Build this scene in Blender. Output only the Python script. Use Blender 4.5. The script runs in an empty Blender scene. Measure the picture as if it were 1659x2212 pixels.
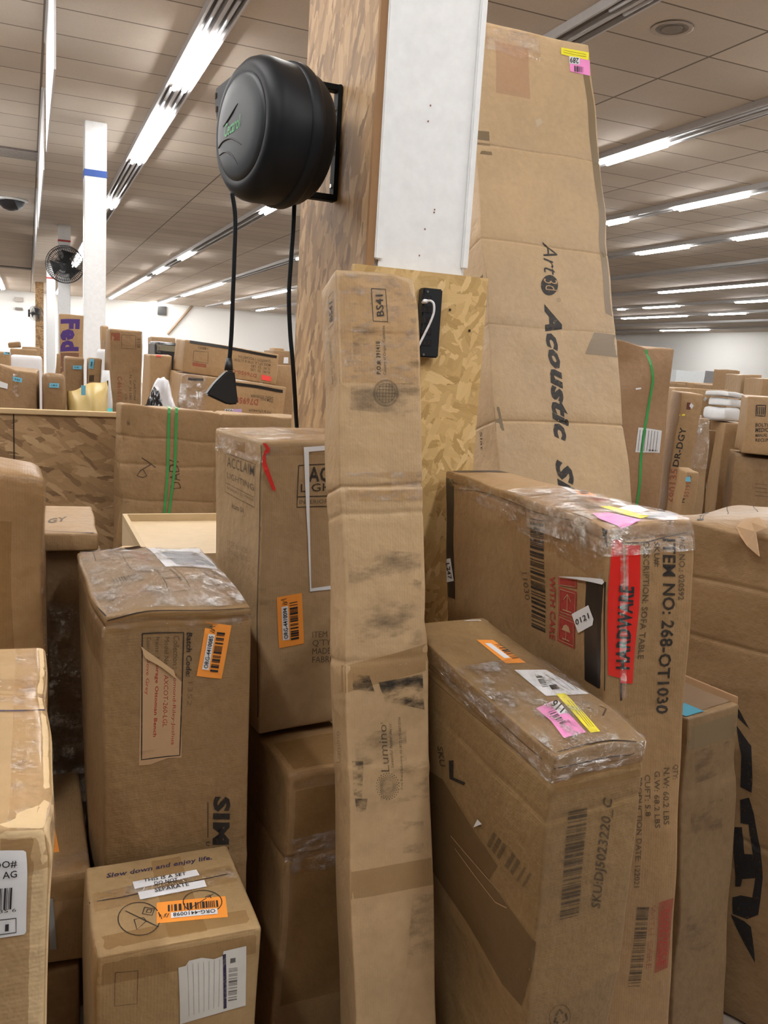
import bpy, bmesh, math, random
import numpy as np
from mathutils import Matrix, Vector

# ------------------------------------------------------------------ camera, world, exposure
S = bpy.context.scene
COL = S.collection
IW, IH, FPX, CAMZ = 1659.0, 2212.0, 1850.0, 1.62
def _n(v):
    v = np.array(v, float); return v / np.linalg.norm(v)
_Y = _n([(60 - IW / 2) / FPX, -(745 - IH / 2) / FPX, -1])
_h = np.array([(1659 - IW / 2) / FPX, -(845.7 - IH / 2) / FPX, -1])
_Z = _n(np.cross(_h, _Y))
if _Z[1] < 0: _Z = -_Z
_X = np.cross(_Y, _Z)
RC = np.array([_X, _Y, _Z])                     # camera axes -> world
CP = np.array([0.0, 0.0, CAMZ])
cam = bpy.data.cameras.new('camera'); cam.sensor_fit = 'HORIZONTAL'; cam.sensor_width = 36
cam.lens = FPX / IW * 36; cam.clip_start = .02; cam.clip_end = 300
co = bpy.data.objects.new('camera', cam); COL.objects.link(co)
M = Matrix([[*RC[0], 0], [*RC[1], 0], [*RC[2], CAMZ], [0, 0, 0, 1]]); co.matrix_world = M
S.camera = co
def wray(px, py): return RC @ np.array([(px - IW / 2) / FPX, -(py - IH / 2) / FPX, -1.0])
def on(px, py, x=None, y=None, z=None):
    d = wray(px, py)
    t = (x - 0) / d[0] if x is not None else (y / d[1] if y is not None else (z - CAMZ) / d[2])
    return CP + d * t

S.view_settings.view_transform = 'Standard'; S.view_settings.look = 'None'
S.view_settings.gamma = 1.0; S.view_settings.use_curve_mapping = False
S.view_settings.exposure = 0.82
S.cycles.max_bounces = 8; S.cycles.diffuse_bounces = 4; S.cycles.transparent_max_bounces = 12
S.cycles.use_denoising = True
S.cycles.sample_clamp_indirect = 4.0
W = bpy.data.worlds.new('world'); S.world = W; W.use_nodes = True
W.node_tree.nodes['Background'].inputs[0].default_value = (1.0, .93, .84, 1)
W.node_tree.nodes['Background'].inputs[1].default_value = 0.06
TUBE = 48.0          # emission of the lit fluorescent tubes
LAMP_W = 7.0         # watts of the tube pairs of the near fixtures
CEIL = 4.21

# ------------------------------------------------------------------ node materials
def new_mat(name):
    m = bpy.data.materials.new(name); m.use_nodes = True
    nt = m.node_tree; return m, nt, nt.nodes['Principled BSDF'], nt.nodes['Material Output']
def N(nt, t, **k):
    n = nt.nodes.new(t)
    for a, b in k.items():
        if a == 'inp':
            for i, v in b.items(): n.inputs[i].default_value = v
        else: setattr(n, a, b)
    return n
def ramp(nt, fac, stops):
    r = N(nt, 'ShaderNodeValToRGB'); e = r.color_ramp.elements
    while len(e) < len(stops): e.new(.5)
    for q, (p, c) in zip(e, stops): q.position = p; q.color = (*c, 1) if len(c) == 3 else c
    nt.links.new(fac, r.inputs[0]); return r.outputs[0]
def mixc(nt, f, a, b, mode='MIX'):
    m = N(nt, 'ShaderNodeMix', data_type='RGBA', blend_type=mode)
    for s, v in ((0, f), (6, a), (7, b)):
        if hasattr(v, 'is_linked'): nt.links.new(v, m.inputs[s])
        else: m.inputs[s].default_value = v if s == 0 else (*v, 1)
    return m.outputs[2]
def vec(nt, scale=(1, 1, 1), rot=(0, 0, 0), loc=(0, 0, 0), src='Object'):
    t = N(nt, 'ShaderNodeTexCoord'); m = N(nt, 'ShaderNodeMapping')
    m.inputs['Scale'].default_value = scale; m.inputs['Rotation'].default_value = rot; m.inputs['Location'].default_value = loc
    nt.links.new(t.outputs[src], m.inputs[0]); return m.outputs[0]
def noise(nt, v, scale, detail=4, rough=.55):
    n = N(nt, 'ShaderNodeTexNoise', inp={'Scale': scale, 'Detail': detail, 'Roughness': rough})
    nt.links.new(v, n.inputs['Vector']); return n.outputs['Fac']
def bump(nt, bsdf, h, strength=.3, dist=.01):
    b = N(nt, 'ShaderNodeBump', inp={'Strength': strength, 'Distance': dist})
    nt.links.new(h, b.inputs['Height']); nt.links.new(b.outputs[0], bsdf.inputs['Normal'])
_mc = {}
def plain(name, c, rough=.5, metal=0.0, spec=.5, emit=0):
    if name in _mc: return _mc[name]
    m, nt, b, o = new_mat(name)
    b.inputs['Base Color'].default_value = (*c, 1); b.inputs['Roughness'].default_value = rough
    b.inputs['Metallic'].default_value = metal; b.inputs['Specular IOR Level'].default_value = spec
    nz = noise(nt, vec(nt), 30, 3); cc = mixc(nt, nz, tuple(x * .9 for x in c), tuple(min(1, x * 1.08) for x in c))
    nt.links.new(cc, b.inputs['Base Color'])
    if emit: b.inputs['Emission Color'].default_value = (*c, 1); b.inputs['Emission Strength'].default_value = emit
    _mc[name] = m; return m
def cardboard(key, c=(.37, .235, .125), dirt=.35, seed=0, gloss=.0):
    k = 'cardboard_' + key
    if k in _mc: return _mc[k]
    m, nt, b, o = new_mat(k)
    v = vec(nt, loc=(seed * 3.1, seed * 1.7, seed * .9)); c = (c[0] * .84, c[1] * .80, c[2] * .68)
    n1 = noise(nt, v, 3.2, 5, .6); n2 = noise(nt, v, 55, 3)
    c1 = ramp(nt, n1, [(.3, tuple(x * .86 for x in c)), (.7, tuple(min(1, x * 1.1) for x in c))])
    c2 = mixc(nt, .12, c1, mixc(nt, n2, (.05, .03, .015), (.8, .6, .4)))
    n3 = noise(nt, vec(nt, loc=(seed * 5.3 + 4, seed, 2), scale=(1, 1, .45)), 4.5, 6, .7)
    ds = ramp(nt, n3, [(.58, (0, 0, 0)), (.8, (1, 1, 1))])
    mm = N(nt, 'ShaderNodeMath', operation='MULTIPLY', inp={1: dirt}); nt.links.new(ds, mm.inputs[0])
    c3 = mixc(nt, mm.outputs[0], c2, tuple(x * .42 for x in c))
    nt.links.new(c3, b.inputs['Base Color'])
    rr = ramp(nt, n1, [(.3, (.42 - gloss,) * 3), (.7, (.62 - gloss,) * 3)]); nt.links.new(rr, b.inputs['Roughness'])
    b.inputs['Specular IOR Level'].default_value = .35 + gloss
    w = N(nt, 'ShaderNodeTexWave', wave_type='BANDS', bands_direction='Z', inp={'Scale': 62, 'Distortion': .6, 'Detail': 1})
    nt.links.new(vec(nt, rot=(0, math.pi / 2, 0) if seed % 2 else (0, 0, 0)), w.inputs['Vector'])
    ad = N(nt, 'ShaderNodeMath', operation='MULTIPLY_ADD', inp={1: .022})
    nt.links.new(w.outputs['Fac'], ad.inputs[0]); lo = N(nt, 'ShaderNodeMath', operation='MULTIPLY_ADD', inp={1: 1.6}); nt.links.new(noise(nt, v, 7, 5, .6), lo.inputs[0]); nt.links.new(noise(nt, v, 24, 4), lo.inputs[2])
    nt.links.new(lo.outputs[0], ad.inputs[2]); bump(nt, b, ad.outputs[0], .42, .010)
    _mc[k] = m; return m
def osb(key, strand=(.045, .012), normal='y', along=0.0, spread=.9, bright=1.0, pal=None, rough=.62):
    """strand board: several layers of flat strands, each layer turned in the plane of the board"""
    m, nt, b, o = new_mat('osb_' + key)
    pal = pal or [(.0, (.13, .07, .03)), (.25, (.27, .16, .075)), (.55, (.40, .25, .12)), (.8, (.50, .33, .17)), (1., (.60, .42, .24))]
    base = {'x': (0, math.pi / 2, 0), 'y': (-math.pi / 2, 0, 0), 'z': (0, 0, 0)}[normal]
    def lay(ang, sc, off):
        a = vec(nt, rot=base); r = N(nt, 'ShaderNodeMapping'); r.inputs['Rotation'].default_value = (0, 0, ang); nt.links.new(a, r.inputs[0])
        k = N(nt, 'ShaderNodeMapping'); k.inputs['Scale'].default_value = (1 / (strand[0] * sc), 1 / (strand[1] * sc), .001); k.inputs['Location'].default_value = off
        nt.links.new(r.outputs[0], k.inputs[0]); return k.outputs[0]
    cc = None; h = None
    for i, (a, sc) in enumerate(((0, 1.25), (.9, 1.0), (-.7, 1.1), (.35, .9), (-.3, 1.0), (1.4, .7))):
        v = lay(along + a * spread, sc, (i * 7.7, i * 3.3, 0))
        nn = N(nt, 'ShaderNodeTexNoise', inp={'Scale': 2.6, 'Detail': 3, 'Roughness': .7}); nt.links.new(v, nn.inputs['Vector'])
        vv = N(nt, 'ShaderNodeVectorMath', operation='MULTIPLY_ADD'); vv.inputs[1].default_value = (.5, .5, 0); nt.links.new(nn.outputs['Color'], vv.inputs[0]); nt.links.new(v, vv.inputs[2])
        vo = N(nt, 'ShaderNodeTexVoronoi', distance='CHEBYCHEV', voronoi_dimensions='2D', inp={'Scale': 1.0}); nt.links.new(vv.outputs[0], vo.inputs['Vector'])
        sp = N(nt, 'ShaderNodeSeparateColor'); nt.links.new(vo.outputs['Color'], sp.inputs[0])
        st = N(nt, 'ShaderNodeTexNoise', inp={'Scale': 1.0, 'Detail': 4, 'Roughness': .75}); w = N(nt, 'ShaderNodeVectorMath', operation='MULTIPLY'); w.inputs[1].default_value = (.7, 7, 1)
        nt.links.new(v, w.inputs[0]); nt.links.new(w.outputs[0], st.inputs['Vector'])
        mx = N(nt, 'ShaderNodeMath', operation='MULTIPLY_ADD', inp={1: .55}); nt.links.new(st.outputs['Fac'], mx.inputs[0])
        ml = N(nt, 'ShaderNodeMath', operation='MULTIPLY_ADD', inp={1: .75, 2: -.15}); nt.links.new(sp.outputs[0], ml.inputs[0]); nt.links.new(ml.outputs[0], mx.inputs[2])
        c = ramp(nt, mx.outputs[0], pal)
        if cc is None: cc = c; h = sp.outputs[0]
        else:
            t = N(nt, 'ShaderNodeMath', operation='GREATER_THAN', inp={1: .60}); nt.links.new(sp.outputs[1], t.inputs[0]); cc = mixc(nt, t.outputs[0], cc, c)
    fl = ramp(nt, noise(nt, lay(along, .8, (5, 9, 0)), 1.1, 5, .75), [(.66, (0, 0, 0)), (.74, (.7,) * 3)])
    cc = mixc(nt, fl, cc, tuple(x * .55 for x in pal[0][1]))
    if bright != 1.0: cc = mixc(nt, 1.0, cc, (bright,) * 3, 'MULTIPLY')
    nt.links.new(cc, b.inputs['Base Color']); b.inputs['Roughness'].default_value = rough
    bump(nt, b, h, .25, .003)
    return m
def film(key, fac=.16, tint=(1, 1, 1), rough=.14, scale=30, strength=.8, stretch=(1, 1, 1), dist=.02):
    k = 'film_' + key
    if k in _mc: return _mc[k]
    m, nt, b, o = new_mat(k); nt.nodes.remove(b)
    t = N(nt, 'ShaderNodeBsdfTransparent', inp={0: (*tint, 1)}); g = N(nt, 'ShaderNodeBsdfGlossy', inp={0: (1, 1, 1, 1), 1: rough})
    nz = noise(nt, vec(nt, scale=stretch), scale, 6, .65)
    bp = N(nt, 'ShaderNodeBump', inp={'Strength': strength, 'Distance': dist}); nt.links.new(nz, bp.inputs['Height']); nt.links.new(bp.outputs[0], g.inputs['Normal'])
    # the film clings in places and stands off in shiny folds elsewhere
    pt = ramp(nt, noise(nt, vec(nt, scale=stretch, loc=(3, 7, 1)), scale * 1.3, 5, .72), [(.43, (fac * .25,) * 3), (.53, (fac,) * 3), (.62, (min(1, fac * 3.0),) * 3)])
    fr = N(nt, 'ShaderNodeLayerWeight', inp={0: .15}); nt.links.new(bp.outputs[0], fr.inputs['Normal'])
    ma = N(nt, 'ShaderNodeMath', operation='MULTIPLY_ADD', inp={1: .10}); nt.links.new(fr.outputs['Fresnel'], ma.inputs[0]); nt.links.new(pt, ma.inputs[2])
    mx = N(nt, 'ShaderNodeMixShader'); nt.links.new(ma.outputs[0], mx.inputs[0]); nt.links.new(t.outputs[0], mx.inputs[1]); nt.links.new(g.outputs[0], mx.inputs[2])
    nt.links.new(mx.outputs[0], o.inputs[0]); _mc[k] = m; return m
def tint(key, c, a=.6, rough=.35, nz=None, scale=14):
    """a see-through stain or strip: diffuse colour with partial cover"""
    k = 'tint_' + key
    if k in _mc: return _mc[k]
    m, nt, b, o = new_mat(k)
    b.inputs['Base Color'].default_value = (*c, 1); b.inputs['Roughness'].default_value = rough; b.inputs['Alpha'].default_value = a
    if nz:
        f = noise(nt, vec(nt, scale=(1, 1, 2.5)), scale, 6, .7)
        r = ramp(nt, f, [(nz[0], (0, 0, 0)), (nz[1], (a,) * 3)]); nt.links.new(r, b.inputs['Alpha'])
    _mc[k] = m; return m
def fixed_print(key, c, a=.92, wear=.5):
    """printing ink, slightly worn"""
    k = 'ink_' + key
    if k in _mc: return _mc[k]
    m, nt, b, o = new_mat(k)
    b.inputs['Base Color'].default_value = (*c, 1); b.inputs['Roughness'].default_value = .6
    f = noise(nt, vec(nt), 90, 4, .7); r = ramp(nt, f, [(.25, (a * wear,) * 3), (.5, (a,) * 3)]); nt.links.new(r, b.inputs['Alpha'])
    _mc[k] = m; return m
INK = fixed_print('black', (.018, .015, .014)); INK2 = fixed_print('faded_black', (.03, .025, .02), .62)
INK3 = fixed_print('ghost', (.05, .04, .03), .36)
RED = fixed_print('red', (.38, .035, .03), .85); RED2 = fixed_print('faded_red', (.40, .06, .04), .5); NAVY = fixed_print('navy', (.02, .016, .06), .95)
ORANGE = plain('orange_label_paper', (.86, .31, .045), .5); WHITE = plain('white_label_paper', (.74, .75, .78), .5)
PINK = plain('pink_label_paper', (.86, .28, .60), .5); YELLOW = plain('yellow_label_paper', (.86, .76, .03), .5)
BLUE = plain('pale_blue_label_paper', (.17, .52, .72), .5)
BLACKTAPE = plain('black_tape', (.016, .014, .014), .32); BLK = plain('black_plastic', (.012, .0135, .016), .42)
SOLIDINK = plain('label_black_ink', (.015, .014, .016), .6)
KRAFT = plain('kraft_paper', (.42, .27, .15), .7)
SEAM = plain('dark_gap', (.035, .02, .012), .9)
TAPEBR = tint('brown_tape', (.35, .19, .06), .32, .16); TAPEDK = tint('dark_brown_tape', (.16, .095, .042), .72, .25)
TAPEGR = tint('grey_brown_tape', (.23, .165, .09), .75, .4)
SCUFF = tint('scuff', (.02, .018, .016), .85, .8, (.44, .62), 9); SCUFF2 = tint('faint_scuff', (.05, .04, .032), .5, .8, (.48, .72), 10)
CLEAR = film('clear_tape', .14, (.97, .93, .86), .14, 26, .8, (1, 1, 2.2), .04); WRAP = film('stretch_wrap', .24, (.98, .97, .96), .17, 16, 1.0, (1, 1, 1), .06)
WRAPTOP = film('glossy_wrap', .27, (.98, .97, .96), .18, 15, 1.0, (1.6, 1, 1), .06)
GREEN = plain('green_strap', (.05, .33, .09), .35)

# ------------------------------------------------------------------ object helpers
def tag(o, label=None, cat=None, group=None, kind=None):
    if label: o['label'] = label
    if cat: o['category'] = cat
    if group: o['group'] = group
    if kind: o['kind'] = kind
    return o
def link(name, me, mats, parent=None, smooth=False):
    for m in (mats if isinstance(mats, (list, tuple)) else [mats]): me.materials.append(m)
    o = bpy.data.objects.new(name, me); COL.objects.link(o)
    if parent: o.parent = parent
    if smooth: me.polygons.foreach_set('use_smooth', [True] * len(me.polygons))
    me.update(); return o
def mesh(name, vs, fs):
    me = bpy.data.meshes.new(name); me.from_pydata([tuple(map(float, v)) for v in vs], [], fs); me.update(); return me
def empty(name, loc=(0, 0, 0), rz=0, label=None, cat=None, group=None):
    o = bpy.data.objects.new(name, None); o.empty_display_size = .1; COL.objects.link(o)
    o.location = loc; o.rotation_euler = (0, 0, rz); return tag(o, label, cat, group)
class MB:
    def __init__(s): s.v = []; s.f = []
    def box(s, lo, hi, T=None):
        i = len(s.v); lo = np.array(lo, float); hi = np.array(hi, float)
        P = [np.array([(lo, hi)[a][0], (lo, hi)[b][1], (lo, hi)[c][2]]) for c in (0, 1) for b in (0, 1) for a in (0, 1)]
        s.v += [(T(p) if T else p) for p in P]
        s.f += [tuple(i + q for q in f) for f in ((0, 2, 3, 1), (4, 5, 7, 6), (0, 1, 5, 4), (1, 3, 7, 5), (3, 2, 6, 7), (2, 0, 4, 6))]
        return s
    def tube(s, pts, r, n=8, closed=False, caps=True):
        pts = [np.array(p, float) for p in pts]; L = len(pts); i0 = len(s.v); up = None
        for i, p in enumerate(pts):
            a = pts[(i - 1) % L] if (i or closed) else p; b = pts[(i + 1) % L] if (i < L - 1 or closed) else p
            t = _n(b - a)
            if up is None: up = np.array([0, 0, 1.0]) if abs(t[2]) < .9 else np.array([1.0, 0, 0])
            u = _n(np.cross(up, t)); w = np.cross(t, u); up = w
            rr = r[i] if hasattr(r, '__len__') else r
            for k in range(n):
                q = 2 * math.pi * k / n; s.v.append(p + rr * (math.cos(q) * u + math.sin(q) * w))
        for i in range(L if closed else L - 1):
            for k in range(n):
                a = i0 + i * n + k; b = i0 + i * n + (k + 1) % n; j = (i + 1) % L
                s.f.append((a, b, i0 + j * n + (k + 1) % n, i0 + j * n + k))
        if caps and not closed:
            s.f.append(tuple(i0 + k for k in range(n))[::-1]); s.f.append(tuple(i0 + (L - 1) * n + k for k in range(n)))
        return s
    def lathe(s, prof, T, n=48):
        """prof: (axial, radius) list; T maps local (x,y axial z)"""
        i0 = len(s.v); L = len(prof)
        for a, r in prof:
            for k in range(n):
                q = 2 * math.pi * k / n; s.v.append(T(np.array([r * math.cos(q), a, r * math.sin(q)])))
        for i in range(L - 1):
            for k in range(n):
                s.f.append((i0 + i * n + k, i0 + (i + 1) * n + k, i0 + (i + 1) * n + (k + 1) % n, i0 + i * n + (k + 1) % n))
        s.f.append(tuple(i0 + k for k in range(n))); s.f.append(tuple(i0 + (L - 1) * n + k for k in range(n))[::-1]); return s
    def prism(s, poly, T, d0, d1):
        i0 = len(s.v); n = len(poly)
        for d in (d0, d1): s.v += [T(np.array([p[0], d, p[1]])) for p in poly]
        s.f.append(tuple(i0 + k for k in range(n))); s.f.append(tuple(i0 + n + k for k in range(n))[::-1])
        s.f += [(i0 + (k + 1) % n, i0 + k, i0 + n + k, i0 + n + (k + 1) % n) for k in range(n)]; return s
    def build(s, name, mat, parent=None, smooth=False, bevel=0):
        o = link(name, mesh(name, s.v, s.f), mat, parent, smooth)
        bm = bmesh.new(); bm.from_mesh(o.data); bmesh.ops.recalc_face_normals(bm, faces=bm.faces)
        if bevel: bmesh.ops.bevel(bm, geom=bm.edges[:], offset=bevel, segments=2, affect='EDGES', clamp_overlap=True)
        bm.to_mesh(o.data); bm.free(); return o
def spline(pts, k=8):
    P = [np.array(p, float) for p in pts]; out = []
    for i in range(len(P) - 1):
        a = P[max(i - 1, 0)]; b = P[i]; c = P[i + 1]; d = P[min(i + 2, len(P) - 1)]
        for j in range(k):
            t = j / k
            out.append(.5 * (2 * b + (c - a) * t + (2 * a - 5 * b + 4 * c - d) * t * t + (3 * b - a - 3 * c + d) * t ** 3))
    out.append(P[-1]); return out
_tc = {}
def text_data(s, bold=0.0, shear=0.0):
    """outline letters as (vertices in a unit box, faces)"""
    k = (s, bold, shear)
    if k in _tc: return _tc[k]
    cu = bpy.data.curves.new('t', 'FONT'); cu.body = s; cu.resolution_u = 2; cu.offset = bold; cu.shear = shear; cu.space_character = 1.0 + bold * 2
    o = bpy.data.objects.new('t', cu); COL.objects.link(o)
    dg = bpy.context.evaluated_depsgraph_get(); me = bpy.data.meshes.new_from_object(o.evaluated_get(dg))
    bm = bmesh.new(); bm.from_mesh(me); bmesh.ops.triangulate(bm, faces=bm.faces)
    v = np.array([x.co[:2] for x in bm.verts]); f = [tuple(q.index for q in p.verts) for p in bm.faces]; bm.free()
    bpy.data.objects.remove(o); bpy.data.curves.remove(cu); bpy.data.meshes.remove(me)
    lo, hi = v.min(0), v.max(0)
    base = 0.0 if not any(ch in s for ch in 'gjpqy,') else lo[1]
    v = (v - [lo[0], base]) / [hi[0] - lo[0], hi[1] - base]
    _tc[k] = (v, f); return _tc[k]

# ------------------------------------------------------------------ cartons
def rot3(yaw, lean, roll):
    c, s = math.cos, math.sin
    return np.array([[c(yaw), -s(yaw), 0], [s(yaw), c(yaw), 0], [0, 0, 1]]) @ np.array([[1, 0, 0], [0, c(lean), -s(lean)], [0, s(lean), c(lean)]]) @ np.array([[c(roll), 0, s(roll)], [0, 1, 0], [-s(roll), 0, c(roll)]])
class Box:
    """a carton: a dense rounded box, bent by a smooth warp; labels and print follow the same warp"""
    def __init__(s, name, label, P, mat, cat='box', group=None, r=.006, amp=.0022, seed=1, corners={}, dents=(), creases=(), bulge={}, res=.03, parent=None, fine=True):
        s.w, s.d, s.h = P[6:9]; s.R = rot3(*P[3:6]); s.o = np.array(P[:3], float); s.r = min(r, s.w * .3, s.d * .3, s.h * .3); s.amp = amp
        s.corners, s.dents, s.creases, s.bulge = corners, dents, creases, bulge
        rg = np.random.RandomState(seed); s.k = rg.uniform(-1, 1, (3, 3, 3)) * 16; s.ph = rg.uniform(0, 6.28, (3, 3)); s.fine = fine
        vs, fs = [], []
        ax = [s.lines(s.w, 0, res), s.lines(s.d, 1, res), s.lines(s.h, 2, res)]
        for face in ('front', 'back', 'left', 'right', 'top', 'bottom'):
            U = {'front': 0, 'back': 0, 'left': 1, 'right': 1, 'top': 0, 'bottom': 0}[face]; V = {'top': 1, 'bottom': 1}.get(face, 2)
            A, B = ax[U], ax[V]; i0 = len(vs)
            for b in B:
                for a in A:
                    p = np.zeros(3); p[U] = a; p[V] = b; p[3 - U - V] = (1 if face in ('back', 'right', 'top') else 0) * (s.w, s.d, s.h)[3 - U - V]
                    vs.append(p)
            nA = len(A)
            for j in range(len(B) - 1):
                for i in range(nA - 1):
                    q = (i0 + j * nA + i, i0 + j * nA + i + 1, i0 + (j + 1) * nA + i + 1, i0 + (j + 1) * nA + i)
                    fs.append(q if face in ('front', 'right', 'top') else q[::-1])
        vs = s.map(np.array(vs), 0.0)
        me = mesh(name, vs, fs); bm = bmesh.new(); bm.from_mesh(me); bmesh.ops.remove_doubles(bm, verts=bm.verts, dist=1e-5); bm.to_mesh(me); bm.free()
        s.ob = link(name, me, mat, parent, True)
        M4 = Matrix([[*s.R[0], s.o[0]], [*s.R[1], s.o[1]], [*s.R[2], s.o[2]], [0, 0, 0, 1]]); s.ob.matrix_world = M4
        tag(s.ob, label, cat, group)
    def lines(s, L, axis, res):
        r = s.r; x = [0, r * .35, r, L - r, L - r * .35, L]
        n = max(1, int(round((L - 2 * r) / res))); n = min(n, 60)
        x += list(np.linspace(r, L - r, n + 1)[1:-1])
        for c in s.creases:
            if c[0] == axis: x += [c[1] + k * c[3] for k in (-2, -1, -.5, 0, .5, 1, 2) if r < c[1] + k * c[3] < L - r]
        return sorted(set(round(q, 5) for q in x))
    def map(s, p, off):
        """p: points on the sharp box (0..w, 0..d, 0..h); -> warped local points (origin at base centre)"""
        L = np.array([s.w, s.d, s.h]); r = s.r
        q = np.clip(p, r, L - r); d = p - q; ln = np.linalg.norm(d, axis=1, keepdims=True); n = d / np.maximum(ln, 1e-9)
        out = q + n * (r + off)
        x = out - [s.w / 2, s.d / 2, 0]
        u = np.clip(p / L, 0, 1)
        for c, dv in s.corners.items():
            wt = (u[:, 0] if 'r' in c else 1 - u[:, 0]) * (u[:, 1] if 'k' in c else 1 - u[:, 1]) * (u[:, 2] if c[-1] == 't' else 1 - u[:, 2])
            x = x + wt[:, None] * np.array(dv)
        for f, bv in s.bulge.items():
            a, sg = {'front': (1, -1), 'back': (1, 1), 'left': (0, -1), 'right': (0, 1), 'top': (2, 1)}[f]
            t = u[:, a] if sg > 0 else 1 - u[:, a]; o1, o2 = [i for i in range(3) if i != a]
            x[:, a] += sg * bv * np.sin(math.pi * u[:, o1]) * np.sin(math.pi * u[:, o2]) * t ** 3
        for c, rad, dv in s.dents:
            w = np.exp(-(((p - np.array(c)) / rad) ** 2).sum(1)); x = x + w[:, None] * np.array(dv)
        for axis, v0, am, wd, *sl in s.creases:
            t = (p[:, axis] - v0 - (sl[0] * (p[:, 0] - s.w / 2) if sl else 0)) / wd; x = x - n * (am * np.exp(-t * t))[:, None]
        for i in range(3):
            for j in range(2):
                x[:, i] += s.amp * np.sin(p @ s.k[i, j] * (1 + j) + s.ph[i, j]) / (1 + j)
        return x
    def P3(s, face, u, v):
        u = np.asarray(u, float); v = np.asarray(v, float); z = np.zeros_like(u)
        return np.stack({'front': (u, z, v), 'left': (z, s.d - u, v), 'right': (z + s.w, u, v), 'back': (s.w - u, z + s.d, v), 'top': (u, v, z + s.h)}[face], 1)
    def uv(s, face, px, py):
        d = s.R.T @ wray(px, py); c = s.R.T @ (CP - s.o) + [s.w / 2, s.d / 2, 0]
        a, val = {'front': (1, 0), 'back': (1, s.d), 'left': (0, 0), 'right': (0, s.w), 'top': (2, s.h)}[face]
        q = c + d * ((val - c[a]) / d[a])
        return np.array({'front': (q[0], q[2]), 'left': (s.d - q[1], q[2]), 'right': (q[1], q[2]), 'back': (s.w - q[0], q[2]), 'top': (q[0], q[1])}[face])
    def emit(s, name, face, uvs, fs, mat, off, parent=None, label=None):
        x = s.map(s.P3(face, np.clip(uvs[:, 0], -.0, 9), uvs[:, 1]), off)
        o = link(name, mesh(name, x, fs), mat, parent or s.ob)
        if label: o['label'] = label
        return o
    def grid(s, q, n=None):
        """bilinear patch of four uv corners"""
        q = np.array(q); e = max(np.linalg.norm(q[1] - q[0]), np.linalg.norm(q[2] - q[3])); g = max(np.linalg.norm(q[3] - q[0]), np.linalg.norm(q[2] - q[1]))
        a = min(40, max(1, int(e / .02))); b = min(40, max(1, int(g / .02)))
        vs = [(1 - i / a) * (1 - j / b) * q[0] + i / a * (1 - j / b) * q[1] + i / a * j / b * q[2] + (1 - i / a) * j / b * q[3] for j in range(b + 1) for i in range(a + 1)]
        fs = [(j * (a + 1) + i, j * (a + 1) + i + 1, (j + 1) * (a + 1) + i + 1, (j + 1) * (a + 1) + i) for j in range(b) for i in range(a)]
        return np.array(vs), fs
    def quad(s, face, pts, mat, name='label_sticker', off=.0009, label=None, uv=False, parent=None):
        q = [np.array(p, float) if uv else s.uv(face, *p) for p in pts]
        vs, fs = s.grid(q); return s.emit(name, face, vs, fs, mat, off, parent, label)
    def poly(s, face, pts, mat, name='printed_mark', off=.0010, label=None, parent=None, holes=(), uv=False):
        bm = bmesh.new()
        q = [np.array(p, float) if uv else s.uv(face, *p) for p in pts]
        bm.faces.new([bm.verts.new((*p, 0)) for p in q]); bmesh.ops.triangulate(bm, faces=bm.faces)
        for _ in range(5):
            es = [e for e in bm.edges if e.calc_length() > .018]
            if not es: break
            bmesh.ops.subdivide_edges(bm, edges=es, cuts=1); bmesh.ops.triangulate(bm, faces=bm.faces)
        bm.verts.index_update()
        vs = np.array([v.co[:2] for v in bm.verts]); fs = [tuple(v.index for v in f.verts) for f in bm.faces]; bm.free()
        return s.emit(name, face, vs, fs, mat, off, parent, label)
    def strokes(s, face, lines, wd, mat, name='printed_mark', off=.0010, label=None, parent=None, uv=False):
        V, Fc = [], []
        for ln in lines:
            q = [np.array(p, float) if uv else s.uv(face, *p) for p in ln]
            d = []
            for a, b in zip(q[:-1], q[1:]):
                k = max(1, int(np.linalg.norm(b - a) / .02)); d += [a + (b - a) * i / k for i in range(k)]
            d.append(q[-1]); i0 = len(V)
            for i, p in enumerate(d):
                t = d[min(i + 1, len(d) - 1)] - d[max(i - 1, 0)]; t = t / (np.linalg.norm(t) + 1e-9); nn = np.array([-t[1], t[0]]) * wd / 2
                V += [p - nn, p + nn]
            Fc += [(i0 + 2 * i, i0 + 2 * i + 2, i0 + 2 * i + 3, i0 + 2 * i + 1) for i in range(len(d) - 1)]
        return s.emit(name, face, np.array(V), Fc, mat, off, parent, label)
    def outline(s, face, pts, wd, mat, **k): return s.strokes(face, [list(pts) + [pts[0]]], wd, mat, **k)
    def frame(s, face, A, B, T, uv=False):
        a, b, t = [np.array(p, float) if uv else s.uv(face, *p) for p in (A, B, T)]
        return Frame(s, face, a, b - a, t - a)
    def text(s, face, st, A, B, T, mat=None, bold=0.0, shear=0.0, name='printed_lettering', off=None, label=None, parent=None):
        return s.frame(face, A, B, T).text(st, mat or INK, 0, 0, 1, 1, bold, shear, name, off or (.0028 if parent else .0011), label, parent)
    def bars(s, face, A, B, T, n=40, seed=1, mat=None, name='barcode', off=None, parent=None):
        return s.frame(face, A, B, T).bars(0, 0, 1, 1, n, seed, mat or INK, name, off or (.0028 if parent else .0011), parent)
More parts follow.
